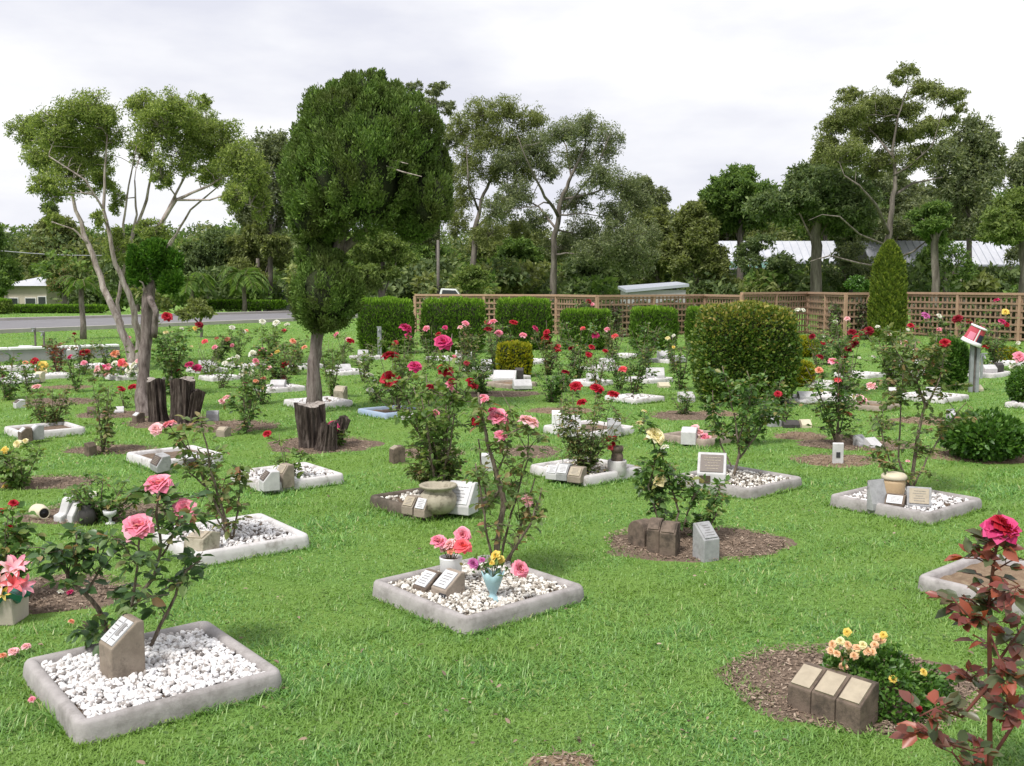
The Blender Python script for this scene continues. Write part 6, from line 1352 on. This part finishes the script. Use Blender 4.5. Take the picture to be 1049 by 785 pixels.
house('long white-roofed building behind the tallest gum on the right', 84, 892, 1110, 247, 271, 'cream_wall', 'roof_white', 5, name='hall', cat='building', windows=((.2, 1.6, .7, 1.2), (.5, 1.6, .7, 1.2)))
house('long brown-grey roof behind the upper edge of the white roof at right', 92, 885, 965, 238, 246, 'grey_wall', 'roof_brown', 8, name='hall', cat='building')
house('low green-roofed lean-to under the long white roof', 80, 738, 800, 268, 274, 'grey_wall', 'roof_green', 3, name='shed', cat='shed')
house('small building with a pale blue roof glimpsed left of the central gum', 118, 490, 545, 247, 251, 'cream_wall', 'roof_blue', 7)
house('white building glimpsed between trees right of the huge cypress', 90, 388, 420, 282, 290, 'bright_white', 'roof_white', 6, windows=((.4, 1, .5, 1),))

def ute():
    Y = 60; base = Vector((V(462, YH, Y).x, Y, 0.02)); t = thing('parked_ute', base, 'white utility vehicle parked beyond the fence behind the second box hedge', 'car')
    s = 26 / F * Y / 3.1
    zt = V(456, 296, Y).z; k = zt / 1.55
    b = MB(); b.prism([(-1.7, .35), (-1.68, .85), (-.75, .95), (-.35, 1.52), (.6, 1.55), (.75, 1.0), (1.75, .98), (1.78, .4)], -.75, .75, M=Matrix.Scale(k, 4) @ Matrix.Rotation(PI / 2, 4, 'Z')); b.build('body', 'car_paint', t, bevel=.04)
    b = MB(); b.prism([(-.66, 1.0), (-.34, 1.42), (.5, 1.46), (.6, 1.02)], -.77, .77, M=Matrix.Scale(k, 4) @ Matrix.Rotation(PI / 2, 4, 'Z')); b.build('side_window', 'window_dark', t)
    for x in (-1.1, 1.15):
        for y in (-.72, .72):
            b = MB(); b.lathe([(.0, -.1), (.26, -.1), (.31, -.06), (.31, .06), (.26, .1), (0, .1)], c=(-x * k, y * k, .31 * k), seg=18, M=Matrix.Rotation(PI / 2, 4, 'X') @ Matrix.Scale(k, 4)); w = b.build('wheel', 'rubber', t, smooth=True)
            b = MB(); b.lathe([(0, -.11), (.17, -.11), (.17, .11), (0, .11)], c=(-x * k, y * k, .31 * k), seg=14, M=Matrix.Rotation(PI / 2, 4, 'X') @ Matrix.Scale(k, 4)); b.build('rim', 'galv', w)
ute()
def pole(label, x, Y, ytop, r=.13, arm=True, group='power poles beyond the cemetery'):
    base = Vector((V(x, YH, Y).x, Y, gz(0, Y))); H = V(x, ytop, Y).z - base.z
    t = thing('power_pole', base, label, 'pole', group)
    b = MB(); b.tube([(0, 0, -.2), (0, 0, H)], [r * 1.2, r * .8], 10); b.build('shaft', 'grey_wood', t, smooth=True)
    if arm:
        b = MB(); b.box((0, -r - .05, H - .4), (1.8, .1, .12)); ca = b.build('crossarm', 'grey_wood', t)
        b = MB()
        for q in (-.8, -.3, .3, .8): b.lathe([(.03, 0), (.05, .05), (.03, .12), (.045, .16), (0, .18)], c=(q, -r - .05, H - .34), seg=8)
        b.build('insulators', 'bright_white', ca)
pole('thin grey power pole behind the second box hedge', 449, 62, 246, .10, arm=False)
pole('power pole rising behind the pale-barked tree', 212, 84, 246, .10)
pole('power pole beyond the left border of the lawn', -30, 84, 214, .14)
a, c = V(-30, 254, 84), V(212, 255, 84)
b = MB(); b.tube([a.lerp(c, i / 12) - Vector((0, 0, 1.2 * math.sin(PI * i / 12) * .5)) for i in range(13)], .035, 5); tagged(b.build('power_line', 'galv'), 'grey power line strung across the trees at left', 'cable')

# verge hedge beyond the road
def verge(label, x0, x1, ytop, ybot, m, Y=None):
    bx = (x0 + x1) / 2; g = G(bx, ybot)
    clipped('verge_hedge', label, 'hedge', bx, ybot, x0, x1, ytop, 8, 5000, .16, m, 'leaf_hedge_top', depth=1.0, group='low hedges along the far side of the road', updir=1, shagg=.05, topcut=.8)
verge('low clipped hedge beyond the road in front of the white-roofed house', 14, 108, 313, 321, 'leaf_hedge')
verge('low clipped hedge beyond the road right of the small clipped cypress', 210, 292, 308, 317, 'leaf_hedge')
verge('rounded yellowish hedge end at the left border beyond the road', -25, 10, 307, 322, 'leaf_light_tree')

# ------------------------------------------------------------------ vases, urns, flowers and odd things
def flowers_in(t, base, lst, stems_to, m='cane_green'):
    b = MB()
    for (x, y, c, sz, dy) in lst:
        p = V(x, y, base.y + dy) - base; b.tube(bez(Vector(stems_to), Vector(stems_to).lerp(p, .5) + Vector((0, 0, .02)), p, 4), .0025, 5)
    b.build('flower_stems', m, t)
    for (x, y, c, sz, dy) in lst: bloom(V(x, y, base.y + dy) - base, sz, c, t, look=R(random.uniform(20, 55)))
base = G(462, 600, FZ); t = thing('vase', base, 'tall white cylinder vase holding pink and coral roses', 'vase', 'flower vases on the beds')
b = MB(); b.lathe([(.050, 0), (.056, .004), (.057, .135), (.060, .147), (.060, .153), (.052, .153), (.050, .14), (.048, .02), (0, .02)], seg=28); b.build('vase_body', 'bright_white', t, smooth=True)
b = MB(); b.lathe([(.052, .135), (.0, .137)], seg=20); b.build('flower_foam', 'brown_stone', t)
flowers_in(t, base, [(450, 556, 'pink', .085, -.01), (461, 558, 'lightpink', .07, -.04), (474, 549, 'pink', .09, .02), (474, 560, 'coral', .10, -.045), (463, 563, 'peach', .06, -.05), (456, 561, 'lightpink', .06, .03)], (0, 0, .10))
base = G(505, 616, FZ); t = thing('vase', base, 'pale blue footed vase with a scalloped rim holding yellow and purple flowers', 'vase', 'flower vases on the beds')
b = MB(); seg = 32; vs = []; fs = []
prof = [(.050, 0), (.052, .006), (.030, .018), (.016, .034), (.020, .048), (.034, .075), (.046, .11), (.056, .145)]
for j, (r, z) in enumerate(prof):
    for k in range(seg):
        a_ = 2 * PI * k / seg; u = max(0, (z - .09) / .055)
        vs.append((r * (1 + .06 * u * math.cos(6 * a_)) * math.cos(a_), r * (1 + .06 * u * math.cos(6 * a_)) * math.sin(a_), z + .010 * u * math.cos(6 * a_)))
inner = [((x * .88), (y * .88), z) for (x, y, z) in vs[-seg:]] + [(x * .55, y * .55, .07) for (x, y, z) in vs[-seg:]]
nv = len(prof); vs += inner
for j in range(nv + 1):
    for k in range(seg): fs.append((j * seg + k, j * seg + (k + 1) % seg, (j + 1) * seg + (k + 1) % seg, (j + 1) * seg + k))
fs.append(tuple(range(seg))); fs.append(tuple(range((nv + 1) * seg, (nv + 2) * seg)))
b.add(vs, fs); b.build('vase_body', 'blue_glass', t, smooth=True)
flowers_in(t, base, [(508, 570, 'yellow', .055, 0), (512, 574, 'yellow', .05, .03), (485, 578, 'purple', .06, .0), (532, 583, 'pink', .085, -.06), (494, 574, 'purple', .03, -.02), (504, 577, 'yellow', .03, -.03)], (0, 0, .09))
n = 70; P = RNG.normal(size=(n, 3)) * np.array([.045, .035, .022]) + np.array([-.002, 0, .185]); L = RNG.uniform(.02, .045, n)
leaves('foliage', P, rdir(n, .4), rdir(n), L, L * .5, 'oval', 'leaf_rose', t)
# fluted urn
base = G(449, 525, FZ - .01); t = thing('garden_urn', base, 'round fluted stone urn with a narrow neck in the dark brown bed', 'urn')
b = MB(); b.lathe([(.07, 0), (.09, .008), (.12, .045), (.13, .085), (.12, .125), (.095, .150), (.093, .165), (.125, .178), (.132, .192), (.125, .198), (.095, .19), (.08, .12), (0, .10)], seg=48, flute=18, flr=.025); b.build('urn_body', 'urn_stone', t, smooth=True)
# lidded jar
base = G(915, 511, FZ - .01); t = thing('lidded_jar', base, 'tan ceramic jar with a wide cream lid in the right-hand concrete bed', 'jar')
b = MB(); b.lathe([(.055, 0), (.065, .005), (.078, .06), (.084, .12), (.080, .15)], seg=24); b.build('jar_body', 'ceramic_tan', t, smooth=True)
b = MB(); b.lathe([(.088, .150), (.092, .158), (.090, .175), (.075, .190), (.04, .197), (0, .198)], seg=24); b.build('lid', 'ceramic_cream', t, smooth=True)
# white pot with glass jar and red flowers
base = G(632, 487, FZ - .02); t = thing('flower_pot', base, 'white pot holding a brown glass jar and red flowers under the dry bushy rose', 'flower pot')
b = MB(); b.lathe([(.07, 0), (.078, .01), (.080, .12), (.074, .13), (.070, .12), (0, .115)], seg=22); b.build('pot_body', 'white_paint', t, smooth=True)
b = MB(); b.lathe([(.045, .115), (.05, .13), (.05, .17), (.042, .185), (.045, .20), (.052, .205), (.052, .245), (.045, .245), (.04, .2), (0, .19)], seg=18); b.build('glass_jar', 'brown_stone', t, smooth=True)
flowers_in(t, base, [(624, 450, 'red', .055, 0), (628, 455, 'red', .05, -.03), (625, 459, 'coral', .05, -.04), (629, 449, 'red', .045, .02)], (-.02, 0, .11))
# pink silk flowers
base = G(714, 452, .045); t = thing('silk_flower_bunch', base, 'bunch of bright pink silk flowers beside the white block', 'flowers')
flowers_in(t, base, [(716, 444, 'lightpink', .10, 0), (722, 448, 'pink', .09, -.03), (712, 439, 'lightpink', .09, .04), (708, 445, 'pink', .08, -.03), (726, 450, 'lightpink', .07, -.05)], (0, 0, 0))
for (lb, x, y, fl) in [('bunch of pink silk flowers on a white holder in the right middle rows', 876, 416, [(880, 409, 'lightpink', .14, 0), (874, 411, 'white', .13, 0), (884, 411, 'pink', .11, .05), (870, 409, 'white', .10, 0)]),
                       ('heap of pink flowers left of the forked pale trunk', 106, 388, [(100, 380, 'lightpink', .15, 0), (106, 377, 'magenta', .13, .05), (111, 378, 'pink', .13, 0), (103, 384, 'white', .11, 0), (109, 384, 'lightpink', .11, 0)]),
                       ('orange and white flower heap next to the forked pale trunk', 120, 386, [(118, 373, 'white', .13, 0), (124, 372, 'coral', .15, 0), (128, 374, 'peach', .12, 0), (121, 378, 'white', .08, 0)]),
                       ('white flower heap between the forked trunk and the cypress trunk', 137, 388, [(133, 380, 'white', .17, 0), (138, 374, 'white', .15, 0), (142, 370, 'lightpink', .12, 0), (135, 385, 'white', .14, 0), (141, 380, 'white', .13, 0)]),
                       ('yellow and red bouquet at the far left below the low wall', 42, 384, [(37, 371, 'red', .14, 0), (44, 375, 'yellow', .17, 0), (45, 380, 'cream', .17, 0), (39, 378, 'peach', .12, 0)]),
                       ('white flower bunch beside the pink rose left of the cypress', 255, 385, [(252, 380, 'white', .14, 0), (258, 382, 'white', .13, 0), (248, 384, 'white', .12, 0)]),
                       ('pale flower bunch in the bed behind the bucket post', 1006, 380, [(1004, 374, 'cream', .15, 0), (1008, 377, 'white', .14, 0), (1002, 379, 'peach', .12, 0)])]:
    base = G(x, y, .04); t = thing('flower_bunch', base, lb, 'flowers', 'cut flower bunches in the far beds'); flowers_in(t, base, fl, (0, 0, 0))
    n = 60; P = RNG.normal(size=(n, 3)) * np.array([.08, .06, .05]) + np.array([0, 0, .10]); P[:, 2] = np.abs(P[:, 2]); leaves('foliage', P, rdir(n, .3), rdir(n), .07, .04, 'fold', 'leaf_rose', t)
# wrapped pot with lilies at the left border
base = G(4, 636); t = thing('flower_pot', base, 'square beige pot wrapped in teal paper with pink and orange lilies at the left border', 'flower pot')
b = MB(); b.prism([(-.075, 0), (-.09, .135), (.09, .135), (.075, 0)], -.085, .085); b.build('pot_body', 'pot_beige', t, bevel=.006)
b = MB(); vs = []; seg = 28
for (r, z) in ((.085, .115), (.115, .125), (.125, .155), (.10, .165), (.05, .15)):
    for k in range(seg): a_ = 2 * PI * k / seg; rr = r * (1 + .12 * math.cos(5 * a_ + z * 20) + random.uniform(-.06, .06)); vs.append((rr * math.cos(a_), rr * math.sin(a_), z + .018 * math.cos(7 * a_)))
b.add(vs, [(j * seg + k, j * seg + (k + 1) % seg, (j + 1) * seg + (k + 1) % seg, (j + 1) * seg + k) for j in range(4) for k in range(seg)]); b.build('paper_wrap', 'teal_wrap', t)
def lily(pos, s, m, tilt, az):
    b = MB()
    for i in range(6):
        a_ = 2 * PI * i / 6; vs = []
        for k in range(5):
            u = k / 4; r = .10 * s * u ** 1.2 + .003; z = .07 * s * math.sin(u * 2.0); w = .022 * s * math.sin(PI * (.12 + .84 * u))
            for v in (-1, 0, 1): vs.append((r * math.cos(a_) - v * w * math.sin(a_), r * math.sin(a_) + v * w * math.cos(a_), z + abs(v) * .006))
        b.add(vs, [(k * 3 + c, k * 3 + c + 1, k * 3 + c + 4, k * 3 + c + 3) for k in range(4) for c in range(2)])
    o = b.build('lily', m, t, smooth=True); o.location = pos; o.rotation_euler = (R(tilt), R(random.uniform(-25, 25)), R(az))
for (p, s, m, ti, az) in [((.02, -.06, .20), .85, 'b_lightpink', 60, 10), ((.07, -.05, .19), .8, 'b_coral', 55, 40), ((.10, -.02, .175), .75, 'b_pink', 70, 60), ((-.03, -.05, .21), .9, 'b_pink', 50, -20), ((.04, 0, .235), .95, 'b_lightpink', 30, 20), ((.0, -.07, .17), .7, 'b_apricot', 75, 0), ((.06, .03, .24), .9, 'b_pink', 20, 80), ((-.07, 0, .22), .9, 'b_coral', 30, 0), ((.05, -.08, .165), .5, 'b_yellow', 80, 10)]: lily(p, s * .72, m, ti, az)
# fallen vase and ornaments on the soil at left
base = G(42, 531); t = thing('fallen_vase', base, 'cream vase lying on its side with its dark mouth showing, at left', 'vase')
M = Matrix.Translation((0, 0, .042)) @ Matrix.Rotation(R(-65), 4, 'Z') @ Matrix.Rotation(R(84), 4, 'X') @ Matrix.Rotation(0, 4, 'Y')
M = Matrix.Translation((-.06, .03, .045)) @ Vector((.75, -.66, .04)).to_track_quat('Z', 'Y').to_matrix().to_4x4() @ Matrix.Scale(1.25, 4)
b = MB(); b.lathe([(.0, 0), (.03, .002), (.043, .03), (.046, .07), (.038, .105), (.028, .12), (.034, .129), (.027, .131), (.022, .115), (0, .11)], seg=20, M=M); b.build('vase_body', 'ceramic_cream', t, smooth=True)
b = MB(); b.lathe([(.0255, .128), (.020, .1165), (0, .112)][:1] + [(.0, .1275)], seg=16, M=M); b.build('vase_mouth', 'ink', t, smooth=True)  # black disc stands in for the shade inside the vase opening
base = G(71, 533); t = thing('memorial_stone', base, 'white two-step carved stone next to the fallen cream vase', 'memorial stone', 'small memorial stones', R(-35))
b = MB(); b.prism([(-.09, -.01), (-.09, .045), (-.05, .06), (-.02, .15), (.03, .175), (.06, .16), (.07, -.01)], -.045, .045); b.prism([(-.06, -.01), (-.05, .05), (.0, .13), (.05, .12), (.06, -.01)], .052, .12); b.build('stone', 'white_stone', t, bevel=.01)
for k_ in range(1):
    base = G(89, 538); t = thing('vase', base, 'dark round vase standing in the soil behind the white carved stone', 'vase', 'flower vases on the beds')
    b = MB(); b.lathe([(.03, -.005), (.05, .02), (.06, .06), (.05, .10), (.03, .12), (.035, .14), (.03, .14), (.02, .11), (0, .1)], seg=18); b.build('vase_body', 'dark_stone', t, smooth=True)
    base = G(113, 537); t = thing('vase', base, 'small silver goblet standing right of the dark round vase', 'vase', 'flower vases on the beds')
    b = MB(); b.lathe([(.035, -.005), (.03, .01), (.01, .02), (.01, .045), (.04, .065), (.045, .095), (.04, .095), (.02, .06), (0, .06)], seg=18); b.build('vase_body', 'plaque_white', t, smooth=True)

# red bucket tipped over a steel post
def bucket():
    base = G(997, 402); Y = base.y; sc = Y / F; H = V(997, 350, Y).z
    t = thing('metal_post', base, 'galvanised steel channel post on the right lawn under the red bucket', 'post')
    for dx in (-.045, .045):
        b = MB(); b.box((dx, 0, H / 2 - .02), (.05, .05, H + .04)); b.build('channel', 'galv', t, bevel=.004)
    b = MB(); b.box((0, .012, H / 2), (.05, .012, H * .96)); b.build('web_plate', 'grey_wood', t)
    c = V(999, 343, Y); q = thing('bucket', c, 'red and white drum with a navy panel tipped upside down on the steel post', 'bucket')
    q.rotation_euler = (R(14), R(20), R(10))
    r0, r1, h = .135, .11, .27; z0 = -.14
    b = MB(); b.lathe([(r0, z0 + .045), (r1 + .004, z0 + h - .02), (r1, z0 + h), (0, z0 + h + .002)], seg=30); b.build('drum_body', 'red_wrap', q, smooth=False)
    b = MB(); b.lathe([(r0 + .012, z0 - .01), (r0 + .02, z0), (r0 + .008, z0 + .05), (r0 - .004, z0 + .052), (r0 - .01, z0)], seg=30); b.build('white_rim', 'bright_white', q, smooth=True)
    b = MB(); b.lathe([(r1 + .012, z0 + h - .022), (r1 + .014, z0 + h + .002), (r1 - .01, z0 + h + .006), (0, z0 + h + .006)], seg=30); b.build('base_ring', 'bright_white', q, smooth=True)
    def panel(a0, a1, za, zb, m, nm, e=.003):
        b = MB(); n = 8; vs = []
        for j, z in enumerate((za, zb)):
            r = r0 + (r1 - r0) * ((z - z0) / h) + e + .002
            for k in range(n + 1): a_ = R(a0 + (a1 - a0) * k / n); vs.append((r * math.cos(a_), r * math.sin(a_), z))
        b.add(vs, [(k, k + 1, n + 2 + k, n + 1 + k) for k in range(n)]); o = b.build(nm, m, q)
        sm = o.modifiers.new('thick', 'SOLIDIFY'); sm.thickness = .003
    panel(-96, -36, z0 + .05, z0 + .17, 'navy', 'navy_panel', .004); panel(-112, -104, z0 + .05, z0 + h - .03, 'bright_white', 'white_stripe', .004); panel(-165, -120, z0 + .06, z0 + .17, 'b_pink', 'pink_panel', .004)
bucket()
# thin tap posts
for (x, y, yt, l) in [(389, 366, 335, 'grey tap post in front of the first box hedge'), (37, 366, 336, 'thin dark post with a cross tap at far left'), (46, 368, 340, 'second thin dark post standing before the low wall'), (1005, 388, 362, 'pale short post behind the bucket post')]:
    base = G(x, y); H = V(x, yt, base.y).z; t = thing('tap_post', base, l, 'tap post', 'garden tap posts')
    b = MB(); b.box((0, 0, H / 2 - .02), ((.09 if x == 389 else .035), .04, H + .04)); b.build('post_shaft', 'grey_wood' if x in (37, 46) else 'galv', t, bevel=.004)
    b = MB(); b.tube([(0, -.03, H - .05), (0, -.10, H - .05), (0, -.13, H - .09)], .014, 8); b.build('tap', 'galv', t)
    b = MB(); b.tube([(-.05, -.08, H + .0), (.05, -.08, H + .0)], .01, 6); b.tube([(0, -.08, H - .05), (0, -.08, H + .005)], .008, 6); b.build('tap_handle', 'galv', t)
# fallen petals
for i, (x, y, c, s, l) in enumerate([(14, 668, 'lightpink', .045, 'fallen pink rose petals on the lawn left of the nearest bed'), (27, 663, 'lightpink', .04, 'second clump of fallen pink petals nearer the bed'), (3, 672, 'peach', .035, 'fallen petals at the left border'), (62, 607, 'white', .035, 'fallen white petals on the soil behind the wrapped pot'), (72, 607, 'magenta', .035, 'fallen red petals on the soil behind the nearest rose'), (73, 637, 'peach', .03, 'fallen peach bloom on the grass below the soil patch'), (33, 717, 'pink', .03, 'fallen pink petals against the left corner of the nearest bed'), (930, 473, 'lightpink', .04, 'fallen pale petals on dry soil at the right')]):
    o = bloom(G(x, y, .03), s, c, None, look=R(10), name='fallen_petals'); tagged(o, l, 'petals', 'fallen rose petals')

# ------------------------------------------------------------------ grass and mulch
def soft_noise(x, y, s, seed):
    r = np.random.default_rng(seed); o = np.zeros_like(x)
    for k in range(7):
        a = r.uniform(0, 2 * PI); f = s * r.uniform(.6, 1.8); p = r.uniform(0, 6.28)
        o += np.sin(x * f * np.cos(a) + y * f * np.sin(a) + p + 1.3 * np.sin(y * f * .6 + p))
    return o / 7
def mask(x, y, margin=0.0, en=.17):
    keep = np.ones(len(x), bool)
    for (cx, cy, a, h) in EXC_R:
        dx, dy = x - cx, y - cy; u = dx * math.cos(a) + dy * math.sin(a); v = -dx * math.sin(a) + dy * math.cos(a)
        keep &= ~((np.abs(u) < h - .004 + margin) & (np.abs(v) < h - .004 + margin))
    for (cx, cy, a, b) in EXC_E:
        r = ((x - cx) / a) ** 2 + ((y - cy) / b) ** 2 + en * 2.0 * soft_noise(x, y, 9, 3) + .9 * soft_noise(x, y, 3.5, 8) + RNG.normal(size=len(x)) * (en + .05)
        keep &= ~(r < 1.0)
    return keep
def grass():
    n = 900000
    D = np.exp(RNG.uniform(math.log(2.9), math.log(62), n)); px = RNG.uniform(-90, 1140, n)
    ne = 300000; px2 = RNG.uniform(1140, 1800, ne); px2 = np.where(px2 > 1470, px2 - 1890, px2)
    D = np.concatenate([D, np.exp(RNG.uniform(math.log(2.4), math.log(15), ne))]); px = np.concatenate([px, px2]); n += ne
    # thin out the very near band to an even cover
    x = (px - CX) / F * D; y = D
    keep = mask(x, y) & ~((soft_noise(x, y, 5.0, 77) > .62) & (RNG.uniform(0, 1, n) < .6))
    # road
    pyy = YH + EYE * F / D
    lo = np.interp(px, [-250, 300, 420], [352, 329, 323]); keep &= ~((pyy < lo + .3) & (px < 430) & (pyy > 300) & (pyy > np.interp(px, [-250, 300, 420], [336, 321, 317])))
    x, y, D = x[keep], y[keep], D[keep]; n = len(x)
    # fringe of longer grass round the beds
    ex, ey = [], []
    for (cx, cy, a, h) in EXC_R:
        if cy > 14: continue
        k = int(2600 * (4.0 / cy)); e = RNG.integers(0, 4, k); s = RNG.uniform(-h, h, k); o = h + np.abs(RNG.normal(size=k)) * .012
        u = np.where(e == 0, s, np.where(e == 1, s, np.where(e == 2, o, -o))); v = np.where(e == 0, o, np.where(e == 1, -o, s))
        ex.append(cx + u * math.cos(a) - v * math.sin(a)); ey.append(cy + u * math.sin(a) + v * math.cos(a))
    ex, ey = np.concatenate(ex), np.concatenate(ey); fr = np.concatenate([np.zeros(n), np.ones(len(ex))])
    x = np.concatenate([x, ex]); y = np.concatenate([y, ey]); D = y; n = len(x)
    pn = soft_noise(x, y, 2.2, 5); p2 = soft_noise(x, y, 7.5, 9)
    h = (.019 + .013 * pn + .015 * p2) * RNG.uniform(.5, 1.5, n) + fr * .014
    h = np.maximum(h, .012)
    grow = np.maximum(1, D / 5.0)
    w = RNG.uniform(.0030, .0060, n) * grow ** .88; h = h * np.minimum(grow ** .16, 1.35)
    az = RNG.uniform(0, 2 * PI, n); tilt = RNG.uniform(.35, 1.5, n)
    T = np.stack([np.cos(az) * np.sin(tilt), np.sin(az) * np.sin(tilt), np.cos(tilt)], 1)
    Nn = -np.stack([np.cos(az) * np.cos(tilt), np.sin(az) * np.cos(tilt), -np.sin(tilt)], 1) * -1
    Nn = np.stack([np.cos(az) * np.cos(tilt), np.sin(az) * np.cos(tilt), -np.sin(tilt)], 1)
    L = h * 1.5
    o = leaves('grass', np.stack([x, y, np.full(n, -.002)], 1), T, Nn, L, w, 'blade', 'grass_blade')
    tagged(o, 'mown green lawn grass covering the cemetery ground', 'grass', kind='stuff')
grass()
def mulch():
    P = []; 
    for (cx, cy, a, b) in EXC_E:
        if cy > 16: continue
        k = int(min(9000, a * b * 26000 * min(1, (4.0 / cy)))); r = np.sqrt(RNG.uniform(0, 1.05, k)); t = RNG.uniform(0, 2 * PI, k)
        P.append(np.stack([cx + a * r * np.cos(t), cy + b * r * np.sin(t), .012 + .014 * (1 - r) + RNG.uniform(-.003, .006, k)], 1))
    P = np.concatenate(P); n = len(P); T = rdir(n); T[:, 2] *= .25; L = RNG.uniform(.006, .024, n)
    o = leaves('mulch', P, T, np.array([0, 0, 1.0]) + RNG.normal(size=(n, 3)) * .35, L, L * RNG.uniform(.15, .4, n), 'chip', 'chip')
    tagged(o, 'brown bark chips and dry bits lying on the bare soil patches', 'mulch', kind='stuff')
    n = 420; D = np.exp(RNG.uniform(math.log(3), math.log(14), n)); px = RNG.uniform(-60, 1110, n); x = (px - CX) / F * D
    k = mask(x, D); x, D = x[k], D[k]; n = len(x); T = rdir(n); T[:, 2] *= .3; L = RNG.uniform(.012, .035, n)
    o = leaves('litter', np.stack([x, D, RNG.uniform(.015, .03, n)], 1), T, np.array([0, 0, 1.0]) + RNG.normal(size=(n, 3)) * .5, L, L * .45, 'oval', 'chip')
    tagged(o, 'dry fallen leaves and twigs scattered over the lawn', 'litter', kind='stuff')
    # clover and broad leaves in the lawn
    n = 5200; D = np.exp(RNG.uniform(math.log(3), math.log(12), n)); px = RNG.uniform(-60, 1110, n); x = (px - CX) / F * D
    k = mask(x, D) & (soft_noise(x, D, 3.0, 31) > .08); x, D = x[k], D[k]; n = len(x)
    P = np.stack([x, D, RNG.uniform(.012, .035, n)], 1); T = rdir(n); T[:, 2] = RNG.uniform(-.1, .5, n); L = RNG.uniform(.012, .026, n)
    o = leaves('weeds', P, T, np.array([0, 0, 1.0]) + RNG.normal(size=(n, 3)) * .4, L, L * .7, 'oval', 'leaf_rose_light')
    tagged(o, 'small round-leaved weeds scattered through the lawn', 'weeds', kind='stuff')
mulch()
